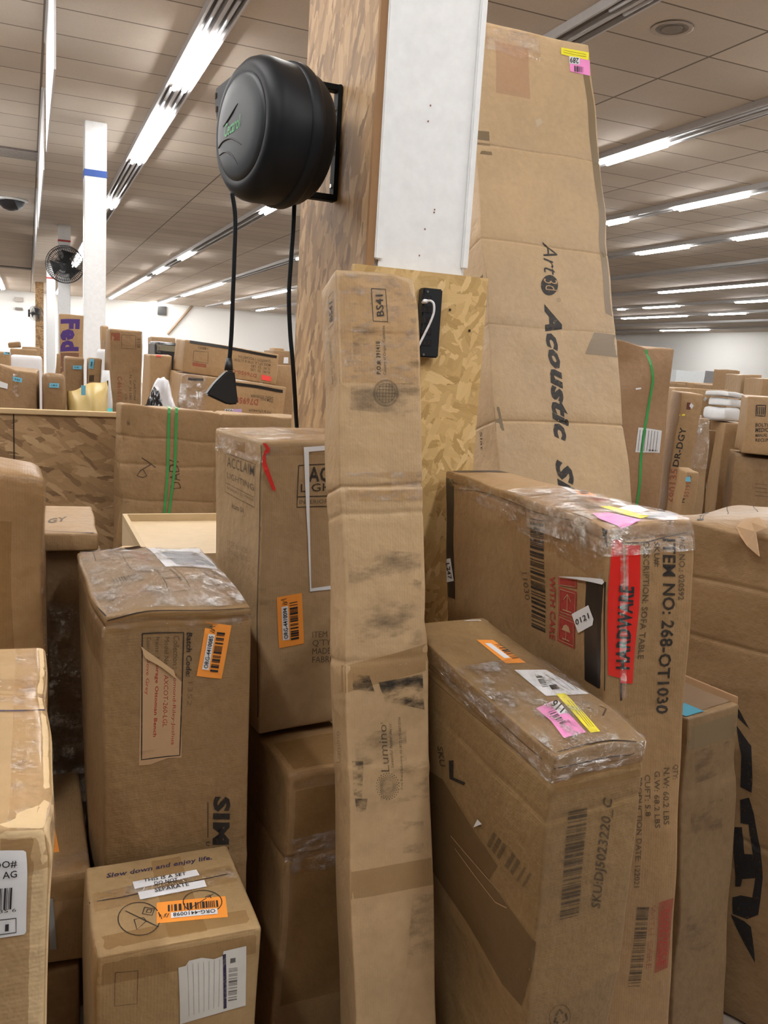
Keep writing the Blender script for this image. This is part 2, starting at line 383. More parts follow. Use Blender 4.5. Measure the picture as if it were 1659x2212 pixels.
    def band(s, pts3, wdv, mat, name='packing_tape', off=.0008, label=None):
        """strip along a polyline of sharp-box surface points, width vector wdv"""
        P = [np.array(p, float) for p in pts3]; d = []
        for a, b in zip(P[:-1], P[1:]):
            k = max(1, int(np.linalg.norm(b - a) / .012)); d += [a + (b - a) * i / k for i in range(k)]
        d.append(P[-1]); wv = np.array(wdv, float); m = max(1, int(np.linalg.norm(wv) / .015)); V, Fc = [], []
        for p in d:
            for j in range(m + 1): V.append(p + wv * (j / m))
        Fc = [(i * (m + 1) + j, (i + 1) * (m + 1) + j, (i + 1) * (m + 1) + j + 1, i * (m + 1) + j + 1) for i in range(len(d) - 1) for j in range(m)]
        V = np.array(V); x = s.map(np.clip(V, 0, [s.w, s.d, s.h]), off)
        o = link(name, mesh(name, x, Fc), mat, s.ob, True)
        if label: o['label'] = label
        return o
    def ring(s, z0, z1, mat, **k): return s.band([(0, s.d, z0), (0, 0, z0), (s.w, 0, z0), (s.w, s.d, z0)], (0, 0, z1 - z0), mat, **k)
def refine(q, f, lim=.012):
    e = max(np.linalg.norm(q[a] - q[b]) for t in f for a, b in zip(t, t[1:] + t[:1]))
    if e < lim * 1.5: return q, f
    bm = bmesh.new(); vs = [bm.verts.new((*p, 0)) for p in q]
    for t in f:
        try: bm.faces.new([vs[i] for i in t])
        except ValueError: pass
    for _ in range(4):
        es = [e for e in bm.edges if e.calc_length() > lim]
        if not es: break
        bmesh.ops.subdivide_edges(bm, edges=es, cuts=1); bmesh.ops.triangulate(bm, faces=bm.faces)
    bm.verts.index_update(); q = np.array([v.co[:2] for v in bm.verts]); f = [tuple(v.index for v in t.verts) for t in bm.faces]; bm.free(); return q, f
class Frame:
    def __init__(s, b, face, a, du, dv): s.b, s.face, s.a, s.du, s.dv = b, face, a, du, dv
    def at(s, p): return s.a + p[0] * s.du + p[1] * s.dv
    def rect(s, x0, y0, x1, y1, mat, name='label_sticker', off=.0009, label=None, parent=None):
        return s.b.quad(s.face, [s.at(p) for p in ((x0, y0), (x1, y0), (x1, y1), (x0, y1))], mat, name, off, label, True, parent)
    def text(s, st, mat, x0=0, y0=0, x1=1, y1=1, bold=0.0, shear=0.0, name='printed_lettering', off=.0026, label=None, parent=None):
        v, f = text_data(st, bold, shear)
        q = np.array([s.at((x0 + (x1 - x0) * p[0], y0 + (y1 - y0) * p[1])) for p in v])
        if s.b.fine: q, f = refine(q, f)
        return s.b.emit(name, s.face, q, f, mat, off, parent, label)
    def bars(s, x0, y0, x1, y1, n, seed, mat, name='barcode', off=.0026, parent=None):
        rg = random.Random(seed); w = [rg.choice((1, 1, 2, 3)) for _ in range(n)]; tot = sum(w); x = 0; V, Fc = [], []
        for i, a in enumerate(w):
            if i % 2 == 0:
                i0 = len(V); V += [s.at((x0 + (x1 - x0) * (x + t * a) / tot, y0 + (y1 - y0) * k / 8)) for k in range(9) for t in (0, 1)]
                Fc += [(i0 + 2 * k, i0 + 2 * k + 1, i0 + 2 * k + 3, i0 + 2 * k + 2) for k in range(8)]
            x += a
        return s.b.emit(name, s.face, np.array(V), Fc, mat, off, parent)
def org_label(b, face, A, B, T, num, seed, scr=True):
    """the orange tracking label: barcode, white strip with its number"""
    f = b.frame(face, A, B, T); st = f.rect(0, 0, 1, 1, ORANGE, 'tracking_label', .0010, 'orange tracking label with barcode')
    f.bars(.12, .2, .88, .52, 34, seed, SOLIDINK, off=.0020, parent=st)
    f.rect(.14, .58, .80, .84, WHITE, 'number_strip', .0019, 'white number strip', st)
    f.text(num, SOLIDINK, .17, .63, .77, .80, .012, off=.0029, parent=st)
    if scr: b.strokes(face, [[f.at(p) for p in ((.83, .62), (.86, .8), (.89, .66), (.86, .6), (.9, .78), (.95, .62), (.93, .85))]], .0014, SOLIDINK, 'pen_scribble', .0022, None, st, True)
    return st
def blue_label(b, face, A, B, T, seed=1):
    f = b.frame(face, A, B, T); st = f.rect(0, 0, 1, 1, BLUE, 'tracking_label', .003, 'pale blue tracking label')
    f.bars(.2, .35, .8, .7, 12, seed, SOLIDINK, off=.0045, parent=st); return st

# ------------------------------------------------------------------ the hall: floor, ceiling, walls, columns
def tile_mat():
    m, nt, b, o = new_mat('ceiling_tiles')
    t = N(nt, 'ShaderNodeTexCoord'); sp = N(nt, 'ShaderNodeSeparateXYZ'); nt.links.new(t.outputs['Object'], sp.inputs[0])
    def seam(out, period, off, wd):
        a = N(nt, 'ShaderNodeMath', operation='ADD', inp={1: off}); nt.links.new(out, a.inputs[0])
        p = N(nt, 'ShaderNodeMath', operation='PINGPONG', inp={1: period / 2}); nt.links.new(a.outputs[0], p.inputs[0])
        l = N(nt, 'ShaderNodeMath', operation='LESS_THAN', inp={1: wd}); nt.links.new(p.outputs[0], l.inputs[0]); return l.outputs[0]
    mx = N(nt, 'ShaderNodeMath', operation='MAXIMUM')
    nt.links.new(seam(sp.outputs[0], 1.22, -.14, .011), mx.inputs[0]); nt.links.new(seam(sp.outputs[1], .61, -.366, .009), mx.inputs[1])
    n1 = noise(nt, vec(nt), .9, 3); n2 = noise(nt, vec(nt), 60, 3)
    c = ramp(nt, n1, [(.3, (.56, .48, .395)), (.7, (.65, .565, .47))])
    c = mixc(nt, .2, c, mixc(nt, n2, (.2, .17, .14), (.7, .63, .55)))
    br = N(nt, 'ShaderNodeTexBrick', inp={'Scale': 1.0, 'Mortar Size': 0.0, 'Brick Width': 1.22, 'Row Height': .61}); br.offset = 0
    nt.links.new(vec(nt, loc=(-.14, -.366, 0)), br.inputs['Vector'])
    br.inputs[1].default_value = (1, 1, 1, 1); br.inputs[2].default_value = (.86, .86, .87, 1)
    c = mixc(nt, 1.0, c, br.outputs[0], 'MULTIPLY')
    c = mixc(nt, mx.outputs[0], c, (.16, .13, .10)); nt.links.new(c, b.inputs['Base Color']); b.inputs['Roughness'].default_value = .85
    return m
def struct(name, mb, mat, **k): return tag(mb.build(name, mat), kind='structure')
PAINT = plain('white_paint', (.88, .90, .915), .45)
WALLP = plain('white_wall_paint', (.84, .84, .82), .6)
struct('floor', MB().box((-14, -8, -.1), (31, 48, 0)), plain('concrete', (.33, .28, .235), .6))
struct('ceiling', MB().box((-14, -8, CEIL), (31, 48, CEIL + .1)), tile_mat())
struct('wall_back', MB().box((-14, 47.4, 0), (31, 47.7, CEIL)), WALLP)
struct('wall_right', MB().box((30.2, -8, 0), (30.5, 47.4, CEIL)), WALLP)
struct('trim_1', MB().tube([on(416, 660, y=47.3), on(362, 722, y=47.3)], .07, 6), plain('brown_conduit', (.33, .24, .16), .6))
def column(x0, x1, y0, mat, label, band=None, name='support_column'):
    yd = y0 + (x1 - x0)
    o = MB().box((x0, y0, 0), (x1, yd, CEIL)).build(name, mat, bevel=.008); tag(o, label, 'column')
    if band:
        z, h, m = band; MB().box((x0 - .004, y0 - .004, z), (x1 + .004, yd + .004, z + h)).build('tape_band', m, o)['label'] = 'coloured band around the column'
    return o
mc = MB().box((.757, 1.952, 0), (1.0, 2.22, CEIL)).build('support_column', PAINT, bevel=.01)
tag(mc, 'white square steel column in front with chipboard on its left side', 'column')
for xs in ((.755, .775), (.985, 1.003)): MB().box((xs[0], 1.944, 1.87), (xs[1], 1.954, CEIL)).build('corner_bead', PAINT, mc, bevel=.003)
for px, py in ((939, 453), (938, 459), (930, 228), (925, 262), (918, 495), (906, 552)):
    h_ = on(px, py, y=1.951); MB().box(h_ - [.0012, .001, .0012], h_ + [.0012, .001, .0018]).build('paint_nick', plain('rust_mark', (.25, .08, .06), .7), mc)
BLUEBAND = plain('blue_band', (.025, .075, .30), .5); REDBAND = plain('red_band', (.45, .06, .05), .5)
column(.62, .868, 11.05, PAINT, 'white square column with a blue band near its top', (3.60, .075, BLUEBAND))
column(.62, .868, 20.45, PAINT, 'white square column behind the round cage fan, thin red band', (3.86, .04, REDBAND))
column(.56, .82, 29.9, PAINT, 'white square column just left of the one carrying the cage fan', (3.72, .05, REDBAND))
fo = MB().box((.30, 39.3, 0), (.62, 39.6, CEIL)).build('support_column', osb('far', (.2, .05), 'y', math.pi / 2)); tag(fo, 'distant column clad in chipboard, small dark fan on it', 'column')

# chipboard cladding around the near column
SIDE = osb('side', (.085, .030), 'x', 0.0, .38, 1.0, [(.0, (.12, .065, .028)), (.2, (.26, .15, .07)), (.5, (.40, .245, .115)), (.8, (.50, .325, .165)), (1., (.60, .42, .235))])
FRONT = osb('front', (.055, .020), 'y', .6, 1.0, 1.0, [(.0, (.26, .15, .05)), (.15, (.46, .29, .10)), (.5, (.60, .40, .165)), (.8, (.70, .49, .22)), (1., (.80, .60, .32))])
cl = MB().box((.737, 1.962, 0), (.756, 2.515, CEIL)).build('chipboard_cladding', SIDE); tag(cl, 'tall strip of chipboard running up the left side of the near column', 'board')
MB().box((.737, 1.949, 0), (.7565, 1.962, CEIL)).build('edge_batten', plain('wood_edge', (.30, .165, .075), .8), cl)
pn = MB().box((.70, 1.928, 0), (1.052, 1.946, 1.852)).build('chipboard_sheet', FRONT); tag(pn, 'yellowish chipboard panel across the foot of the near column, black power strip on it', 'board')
sd = MB().box((1.034, 1.948, 0), (1.054, 2.30, 1.846)).build('side_board', osb('panelside', (.06, .02), 'x', 0, .6, .8), pn)
for px, py in ((972, 669), (1014, 714)):
    h_ = on(px, py, y=1.927); MB().box(h_ - [.0022, .002, .0025], h_ + [.0022, .001, .0025]).build('nail_hole', SEAM, pn)

# ------------------------------------------------------------------ ceiling strip lights
GALV = plain('light_channel_grey', (.55, .55, .56), .4, .2); DARKCH = plain('light_channel_dark', (.12, .10, .09), .6)
DEADTUBE = plain('unlit_tube', (.55, .55, .58), .25)
tm, nt, b, o = new_mat('lit_tube'); e = N(nt, 'ShaderNodeEmission', inp={0: (1.0, .98, .955, 1), 1: TUBE}); nt.links.new(e.outputs[0], o.inputs[0]); LIT = tm
def light_row(x, y0, y1, lit, label, unlit=()):
    z = CEIL
    r = MB().box((x - .10, y0, z - .03), (x + .10, y1, z - .001)).build('strip_light_row', DARKCH); tag(r, label, 'ceiling light', 'rows of fluorescent strip lights')
    for s in (-1, 1):
        MB().box((x + s * .115 - .010, y0, z - .068), (x + s * .115 + .010, y1, z - .001)).build('side_rail', GALV, r)
    MB().box((x - .016, y0, z - .075), (x + .016, y1, z - .03)).build('wire_channel', GALV, r)
    for a, c in lit:
        m = MB()
        for s in (-1, 1): m.tube([(x + s * .048, a, z - .082), (x + s * .048, c, z - .082)], .022, 10)
        m.build('lit_tube', LIT, r, True)['label'] = 'glowing white tubes'
    for a, c in unlit:
        m = MB()
        for s in (-1, 1): m.tube([(x + s * .06, a, z - .06), (x + s * .06, c, z - .06)], .016, 8)
        m.build('unlit_tube', DEADTUBE, r, True)
    return r
def ys(*seg):                                    # tube ends as image points -> distances along the row
    return [tuple(sorted((float(on(*p, z=CEIL - .088)[1]), float(on(*q, z=CEIL - .088)[1])))) for p, q in seg]
light_row(-1.08, -6, 46, [(38, 45.5), (-1.8, .6), (1.4, 3.8), (6.0, 8.4), (11, 13.4), (17, 19.4)], 'strip light row above the left edge of the view')  # far tubes are added to light the hanging strips and back wall
light_row(-3.52, -6, 46, [(38, 45.5), (4.6, 7.0), (8.6, 11.0), (13, 15.4)], 'strip light row over the left side of the hall, nearer one')  # tubes at the far end are added to brighten the back wall
light_row(-5.96, -6, 30, [(6.6, 9.0), (11, 13.4)], 'strip light row over the left side of the hall, farther one')
light_row(1.36, -6, 46, ys(((455, 92), (385, 195)), ((355, 250), (284, 352)), ((237, 437), (230, 450)), ((179, 520), (170, 541)), ((166, 545), (148, 575))) + [(-2.0, .4), (2.7, 5.1), (40, 45.5)],  # added tubes: overhead ones for film glints, far-end ones to brighten the back wall
          'strip light row left of the hose reel, running back past the blue banded column', ys(((500, 5), (462, 80)), ((382, 200), (358, 246)), ((280, 358), (242, 430))))
light_row(3.80, -6, 46, ys(((577, 450), (560, 461)), ((398, 547), (375, 560)), ((340, 579), (317, 590)), ((303, 600), (285, 611)), ((283, 612), (240, 634))) + [(-1.4, 1.0), (40, 45.5)],  # added far-end tubes wash the back wall with light
          'strip light row meeting the top of the tall leaning carton', ys(((1400, 5), (1330, 35))))
light_row(6.24, -6, 46, ys(((1420, 311), (1293, 352)), ((470, 613), (395, 640)), ((648, 553), (634, 560)), ((380, 646), (345, 661))) + [(-1.0, 1.4), (3.4, 5.8)],  # out-of-view near tubes are added to lift the ceiling on the right
          'strip light row whose lit tubes touch the right edge of the tall leaning carton', ys(((1659, 225), (1430, 305))))
light_row(8.68, -2, 46, ys(((1596, 420), (1455, 452)), ((1335, 474), (1303, 484)), ((617, 628), (555, 644)), ((504, 654), (494, 657))) + [(2.4, 4.8), (5.8, 8.2)], 'second lit strip light row right of the tall leaning carton', ys(((1450, 453), (1380, 468))))  # tubes nearer than the visible ones are added for light on the ceiling
light_row(11.12, 4, 46, ys(((1659, 503), (1587, 518)), ((1472, 532), (1377, 549)), ((595, 667), (562, 672))) + [(5, 7.4), (8.4, 10.8)], 'third strip light row on the right, two lit tubes far apart')  # near tubes out of view are added, again to brighten the ceiling
light_row(13.56, 8, 46, ys(((640, 663), (628, 666))), 'unlit strip light row between the lit rows on the right')
light_row(16.2, 8, 46, ys(((1495, 626), (1427, 633)), ((1573, 619), (1499, 626)), ((1655, 611), (1578, 619))), 'strip light row on the right with three lit tubes end to end')
light_row(19.2, 10, 46, ys(((1442, 659), (1384, 665)), ((1648, 646), (1574, 652)), ((1333, 667), (1326, 668))), 'strip light row on the right just beyond the three joined tubes')
light_row(22.0, 12, 46, ys(((1352, 685), (1328, 687)), ((1402, 683), (1355, 686)), ((1455, 680), (1404, 683)), ((1570, 673), (1511, 678))), 'strip light row low on the right, chain of lit tubes over the green strapped carton')
light_row(24.9, 14, 46, [], 'unlit strip light row farthest right near the wall')
light_row(27.6, 14, 46, ys(((1432, 703), (1345, 707))), 'strip light row nearest the right wall, added tubes glowing just over the green strapped carton')  # tubes added to brighten the right wall, where only bright wall shows

# hanging strips, dome, vents, speaker
WSTR = plain('white_sheet', (.72, .73, .75), .35)
def hang(y0, y1, drop, label, x=.165):
    r = empty('hanging_divider_strip', (x, (y0 + y1) / 2, CEIL), 0, label, 'hanging strip', 'white strips hanging from the ceiling')
    MB().box((-.006, (y0 - y1) / 2, -drop), (.006, (y1 - y0) / 2, -.03)).build('white_panel', WSTR, r, bevel=.002)
    MB().box((-.02, (y0 - y1) / 2, -.03), (.02, (y1 - y0) / 2, 0)).build('ceiling_rail', GALV, r)
hang(6.0, 8.5, .92, 'nearest white strip hanging from the ceiling, top left'); hang(10.0, 15.0, .80, 'second white strip hanging below the ceiling, left')
hang(16.2, 21.5, .62, 'third white strip hanging below the ceiling, shorter, left'); hang(23, 33, .5, 'last white hanging strip, above the far left columns')
q = on(24, 430, z=CEIL); dm = MB().lathe([(0, .24), (-.02, .23), (-.09, .20), (-.15, .13), (-.18, .03)], lambda p: np.array([q[0] + p[0], q[1] + p[2], CEIL - .03 + p[1]]), 32).build('security_dome', plain('dome_black', (.01, .01, .012), .08), None, True)
tag(dm, 'black half-dome security camera under the ceiling at the left edge', 'camera dome')
MB().lathe([(0, .29), (-.02, .29), (-.035, .24)], lambda p: np.array([q[0] + p[0], q[1] + p[2], CEIL - .001 + p[1]]), 32).build('mounting_ring', PAINT, dm, True)
q = on(1452, 60, z=CEIL); sp = MB().lathe([(-.012, .155), (-.016, .14), (-.004, .0755)], lambda p: np.array([q[0] + p[0], q[1] + p[2], CEIL + p[1] + .004]), 40).build('ceiling_speaker', plain('speaker_ring', (.43, .375, .32), .8), None, True)
tag(sp, 'round grey speaker set in the ceiling at top right', 'speaker')
MB().lathe([(0, .078), (-.008, .075)], lambda p: np.array([q[0] + p[0], q[1] + p[2], CEIL - .008 + p[1]]), 32).build('grille', plain('speaker_grille', (.23, .20, .17), .9), sp)
for px, py, lw, lb in ((40, 330, .55, 'dark ceiling vent at the left edge above the black dome'), (28, 577, 1.2, 'dark square ceiling vent far left above the bright wall')):
    q = on(px, py, z=CEIL); v = MB().box(q + [-lw / 2, -.3, -.02], q + [lw / 2, .3, -.001]).build('ceiling_vent', DARKCH); tag(v, lb, 'vent')
    m = MB()
    for k in range(6): m.box(q + [-lw / 2 + .03, -.26 + k * .1, -.028], q + [lw / 2 - .03, -.21 + k * .1, -.02])
    m.build('slat', plain('vent_slat', (.3, .27, .24), .6), v)
for i, (px, py, w, h, c, lb) in enumerate(((350, 671, .45, .45, (.03, .03, .03), 'dark square loudspeaker high on the far white wall'), (41, 647, .4, .22, (.45, .42, .38), 'grey vent plate high on the far left wall'), (41, 667, .36, .12, (.2, .18, .16), 'dark narrow sign plate below the grey plate on the far left wall'))):
    q = on(px, py, y=47.3); r = MB().box(q + [-w / 2 * 1.0, -.1, -h / 2], q + [w / 2, .1, h / 2]).build(('wall_speaker', 'wall_vent', 'wall_sign')[i], plain('wall_fitting_%d' % i, c, .6), bevel=.02); tag(r, lb, ('speaker', 'vent', 'sign')[i])
tag(MB().box((-1.9, 45.8, 0), (on(72, 715, y=45.8)[0], 47.3, on(60, 706, y=45.8)[2])).build('white_cabinet', PAINT, bevel=.03), 'low white cabinet against the far left wall', 'cabinet')

# fans
def cage_fan(c, rad, label, yaw=0):
    r = empty('wall_fan', c, yaw, label, 'fan'); dk = plain('fan_black', (.025, .027, .03), .45)
    g = MB()
    for k, yy in ((1, -.07), (.97, .09)):
        g.tube([(rad * k * math.cos(t), yy, rad * k * math.sin(t)) for t in np.linspace(0, 2 * math.pi, 48, endpoint=False)], rad * .022, 6, True)
    for rr in (.3, .5, .7, .86): g.tube([(rad * rr * math.cos(t), -.11 + .04 * rr, rad * rr * math.sin(t)) for t in np.linspace(0, 2 * math.pi, 40, endpoint=False)], rad * .013, 4, True)
    for k in range(56):
        t = 2 * math.pi * k / 56; d = np.array([math.cos(t), 0, math.sin(t)])
        g.tube([d * rad * .14 + [0, -.13, 0], d * rad * .7 + [0, -.11, 0], d * rad + [0, -.07, 0]], rad * .013, 4, caps=False)
        g.tube([d * rad * .2 + [0, .14, 0], d * rad * .7 + [0, .14, 0], d * rad * .97 + [0, .09, 0]], rad * .011, 4, caps=False)
    g.build('cage', dk, r, True)
    for k in range(3):
        a = 2 * math.pi * k / 3 - .75; vs = []; 
        for rr in np.linspace(.12, .84, 7):
            for s in (-1, 1):
                t = a + s * (.32 + .22 * rr); vs.append((rad * rr * math.cos(t), s * .05, rad * rr * math.sin(t)))
        m = MB(); m.v = vs + [(x, y + .008, z) for x, y, z in vs]; n = len(vs)
        m.f = [(2 * i, 2 * i + 1, 2 * i + 3, 2 * i + 2) for i in range(6)] + [(n + 2 * i, n + 2 * i + 2, n + 2 * i + 3, n + 2 * i + 1) for i in range(6)] + [(2 * i, 2 * i + 2, n + 2 * i + 2, n + 2 * i) for i in range(6)] + [(2 * i + 1, n + 2 * i + 1, n + 2 * i + 3, 2 * i + 3) for i in range(6)] + [(0, n, n + 1, 1), (12, 13, n + 13, n + 12)]
        m.build('blade', plain('fan_blade', (.05, .052, .055), .35), r, True)
    MB().lathe([(-.13, .02), (-.125, rad * .13), (-.05, rad * .16), (.16, rad * .2), (.28, rad * .18), (.3, .03)], lambda p: p, 24).build('motor', dk, r, True)
    MB().tube([(0, .25, 0), (0, .42, 0)], .03, 10).tube([(0, .42, .15), (0, .42, -.15)], .04, 8).build('wall_bracket', dk, r)
    return r
q = on(141, 572, y=20.05); cage_fan((q[0], 20.02, q[2]), .385, 'large round black cage fan on the column left of the blue banded one', -.15)
q = on(77, 677, y=38.9); cage_fan((q[0] + .02, 38.88, q[2]), .30, 'small dark cage fan on the distant chipboard column', .7)

# ------------------------------------------------------------------ hose reel on its swivel bracket
RB = plain('reel_black', (.006, .008, .011), .5, 0, .25); RF = plain('reel_face_grey', (.032, .037, .043), .45, 0, .3); RD = plain('reel_groove', (.02, .02, .023), .5)
reel = empty('hose_reel', (.7365, 2.20, 2.17), 0, 'black cord reel with grey oval cover, mounted on chipboard strip', 'cord reel')
br = MB()
br.box((-.012, -.018, -.138), (-.001, .018, .142)); br.box((-.115, -.014, .126), (-.006, .014, .142)); br.box((-.115, -.014, -.138), (-.006, .014, -.122))
bo = br.build('wall_bracket', plain('bracket_black', (.008, .009, .010), .65, 0, .2), reel, bevel=.002)
sc = MB()
for z in (.085, -.02, -.1): sc.lathe([(-.016, .005), (-.012, .006)], lambda p, z=z: np.array([p[1], p[0], z + p[2]]), 10)
sc.build('screw', plain('screw_steel', (.5, .5, .5), .3, 1), bo)
ang = math.radians(14)                              # swung a little towards the aisle
axd = np.array([-math.cos(ang), -math.sin(ang), 0]); side = np.array([-axd[1], axd[0], 0]); up = np.array([0, 0, 1.0])
ctr = np.array([-.163, -.026, -.006])
def RT(p): return ctr + p[0] * side + p[1] * axd + p[2] * up
RR = .166
MB().lathe([(-.082, .03), (-.086, RR * .70), (-.078, RR * .84), (-.06, RR * .92), (.0, RR * .985), (.055, RR), (.072, RR * .99), (.088, RR * .95), (.100, RR * .87), (.105, RR * .79), (.103, RR * .745)], RT, 72).build('reel_housing', RB, reel, True)
MB().lathe([(-.03, RR * 1.0), (-.022, RR * 1.022), (-.004, RR * 1.022), (.004, RR * .99)], RT, 72).build('rim_band', RB, reel, True)
ear = [(RR * .985 * math.cos(t), RR * .985 * math.sin(t)) for t in np.linspace(math.radians(98), math.radians(200), 12)]
# side runs towards the camera's right, so the outlet horn points to the far left and up
ear = [(-.03, .164), (-.213, .142), (-.222, .126), (-.216, .08), (-.196, .03), (-.163, -.025), (-.08, 0)]
ho = MB().prism(ear, RT, .005, .072).build('cord_outlet_horn', RB, reel, bevel=.006)
h2 = MB()
for a, c in ((-.210, .118), (-.204, .084)): h2.box((a - .004, .070, c - .007), (a + .004, .0735, c + .007), RT)
h2.build('horn_slot', SEAM, ho)
fp = MB().lathe([(.099, RR * .748), (.105, RR * .735), (.110, RR * .67), (.114, RR * .48), (.1165, RR * .24), (.1172, .003)], RT, 72).build('cover_plate', RF, reel, True); fp['label'] = 'glossy grey round cover plate'
def dome(x, z): return .1172 - ((x * x + z * z) / RR ** 2) * .0155
def curve_on(pts, wd):
    m = MB(); P = spline([(x, 0, z) for x, z in pts], 8)
    m.tube([RT(np.array([p[0], dome(p[0], p[2]) + .0006, p[2]])) for p in P], [wd * (.25 + .75 * math.sin(math.pi * min(1, .05 + i / len(P)))) for i in range(len(P))], 6); return m
curve_on([(-.072, .010), (-.035, .024), (.006, .048)], .0026).build('moulded_swoosh', RD, fp, True)
curve_on([(-.106, -.034), (-.07, -.024), (-.02, -.026), (.03, -.048)], .0026).build('moulded_swoosh', RD, fp, True)
curve_on([(-.10, -.052), (-.06, -.05), (-.02, -.064), (.008, -.088)], .0022).build('moulded_swoosh', RD, fp, True)
v, f = text_data('Cecarol', .012, .15)
tx = link('brand_lettering', mesh('brand_lettering', [RT(np.array([-.060 + .085 * p[0], dome(-.03, 0) + .0014, -.018 + .030 * p[1] + .010 * p[0]])) for p in v], f), plain('green_ink', (.05, .32, .10), .5), fp); tx['label'] = 'green lettering'
def world_tube(name, pts, r, mat, parent, n=8, k=8, label=None):
    o = MB().tube(spline([np.array(p) - np.array(parent.location) for p in pts], k), r, n).build(name, mat, parent, True)
    if label: o['label'] = label
    return o
yy = 2.10
cp = [on(501, 416, y=yy), on(508, 470, y=yy), on(506, 560, y=yy), on(503, 640, y=yy), on(500, 720, y=yy), on(494, 800, y=yy)]
world_tube('hanging_cord', cp, .0052, RB, reel)
cp2 = [on(636, 436, y=2.2), on(633, 500, y=2.2), on(628, 570, y=2.2), on(624, 640, y=2.2), on(627, 720, y=2.2), on(633, 790, y=2.2), on(640, 905, y=2.24), on(648, 1050, y=2.26)]
world_tube('supply_cord', cp2, .0058, RB, reel)
pl = empty('tmp'); bpy.data.objects.remove(pl)
pg = [on(px, py, y=yy) for px, py in ((489, 800), (504, 801), (512, 872), (490, 874), (443, 852), (462, 826))]
pm = MB(); o0 = np.array(reel.location)
pm.v = [p - o0 + [0, -.017, 0] for p in pg] + [p - o0 + [0, .017, 0] for p in pg]; n = len(pg)
pm.f = [tuple(range(n)), tuple(range(n, 2 * n))[::-1]] + [((k + 1) % n, k, n + k, n + (k + 1) % n) for k in range(n)]
po = pm.build('outlet_plug', BLK, reel, bevel=.004); po['label'] = 'black fan-shaped triple outlet plug'
MB().tube([cp[-1] - o0 + [0, 0, .03], cp[-1] - o0 + [0, 0, .012], cp[-1] - o0], [.007, .0095, .011], 10).build('strain_relief', BLK, po, True)

# power strip and charging cable on the chipboard panel
a, c = on(905, 622, y=1.926), on(938, 772, y=1.926); x0, x1 = on(900, 700, y=1.926)[0], on(941, 700, y=1.926)[0]
ps = MB().box((x0, 1.898, on(920, 772, y=1.926)[2]), (x1, 1.928, on(920, 624, y=1.926)[2])).build('power_strip', BLK, bevel=.003); tag(ps, 'black power outlet strip screwed to the yellowish chipboard panel', 'power strip')
for py in (645, 668, 692, 716, 740):
    q = on(921, py, y=1.898); m = MB().box(q + [-.013, -.0012, -.008], q + [.013, .0008, .008])
    k = m.build('socket', plain('socket_dark', (.022, .022, .025), .25), ps, bevel=.0006)
    MB().box(q + [-.007, -.002, -.004], q + [-.004, -.0012, .004]).box(q + [.004, -.002, -.004], q + [.007, -.0012, .004]).build('socket_slot', SEAM, k)
for px, py in ((924, 630), (915, 766)):
    q = on(px, py, y=1.897); MB().lathe([(-.001, .003), (.001, .003)], lambda p, q=q: q + [p[0], p[1], p[2]], 10).build('screw', plain('screw_steel', (.5, .5, .5), .3, 1), ps)
cw = [on(919, 651, y=1.890), on(930, 650, y=1.880), on(937, 657, y=1.875), on(937, 675, y=1.875), on(930, 695, y=1.877), on(920, 716, y=1.88), on(908, 740, y=1.885), on(898, 762, y=1.888), on(885, 800, y=1.89)]
cb = MB().tube(spline(cw, 8), .0028, 8).build('charging_cable', plain('white_cable', (.8, .8, .82), .35), None, True); tag(cb, 'white charging cable plugged into the black power strip', 'cable')
MB().tube([cw[0] + [0, .012, 0], cw[0], cw[0] * .55 + cw[1] * .45], [.0055, .0055, .004], 10).build('plug', plain('white_cable', (.8, .8, .82), .35), cb, True)

# ------------------------------------------------------------------ cartons in front
def zz(ox, oy, k): return lambda *p: [(ox + p[i] / k, oy + p[i + 1] / k) for i in range(0, len(p), 2)]
zL, z2, z3, z4, z5, z6, z7, z8 = zz(640, 540, 3.7705), zz(0, 840, 2.304), zz(140, 1150, 2.860), zz(0, 1350, 2.567), zz(530, 1350, 2.565), zz(900, 980, 2.676), zz(900, 1260, 2.323), zz(1280, 1040, 1.887)
y5, y6, y7, b2, c5, c6 = zz(1000, 0, 2.517), zz(1300, 680, 4.621), zz(1000, 400, 3.16), zz(0, 500, 2.552), zz(0, 560, 5.184), zz(220, 640, 3.770)
def T(b, face, st, ABT, **k): return b.text(face, st, *ABT, **k)

# --- slim tall carton leaning in front of the column
CA = cardboard('pale', (.57, .41, .26), .25, 1)
lu = Box('tall_slim_carton', 'tall slim pale carton marked BS41, leaning upright in the middle', (0.6211, 1.2088, 0.0107, -0.0349, -0.1727, -0.0291, 0.1590, 0.0980, 1.7986), CA, r=.004, amp=.0016, seed=4,
         corners={'klt': (.004, 0, -.018), 'flt': (0, 0, -.004), 'frt': (0, .002, -.006)}, creases=[(2, 1.417, .0032, .004), (2, .905, -.0016, .012, -.09), (2, 1.105, .002, .006), (2, 1.368, .0016, .005)],
         dents=[((.159, 0, 1.79), .03, (-.006, .004, -.006)), ((.1, 0, 1.02), .06, (0, .006, 0)), ((.06, 0, .96), .03, (0, .004, 0)), ((.159, 0, 1.17), .03, (-.003, .004, 0)), ((.02, 0, .93), .05, (0, .004, 0)), ((0, .05, 1.6), .05, (.003, 0, 0))])
f = lu
f.outline('front', zL(617, 300, 735, 308, 745, 568, 625, 560), .0016, INK)
T(f, 'front', 'BS41', zL(715, 522, 709, 350, 655, 524), bold=.018)
T(f, 'front', 'P.O.#: 391418', zL(675, 995, 672, 725, 641, 995), bold=.024)
T(f, 'front', 'Country of Origin : Cambodia', zL(728, 1000, 724, 598, 698, 1000))
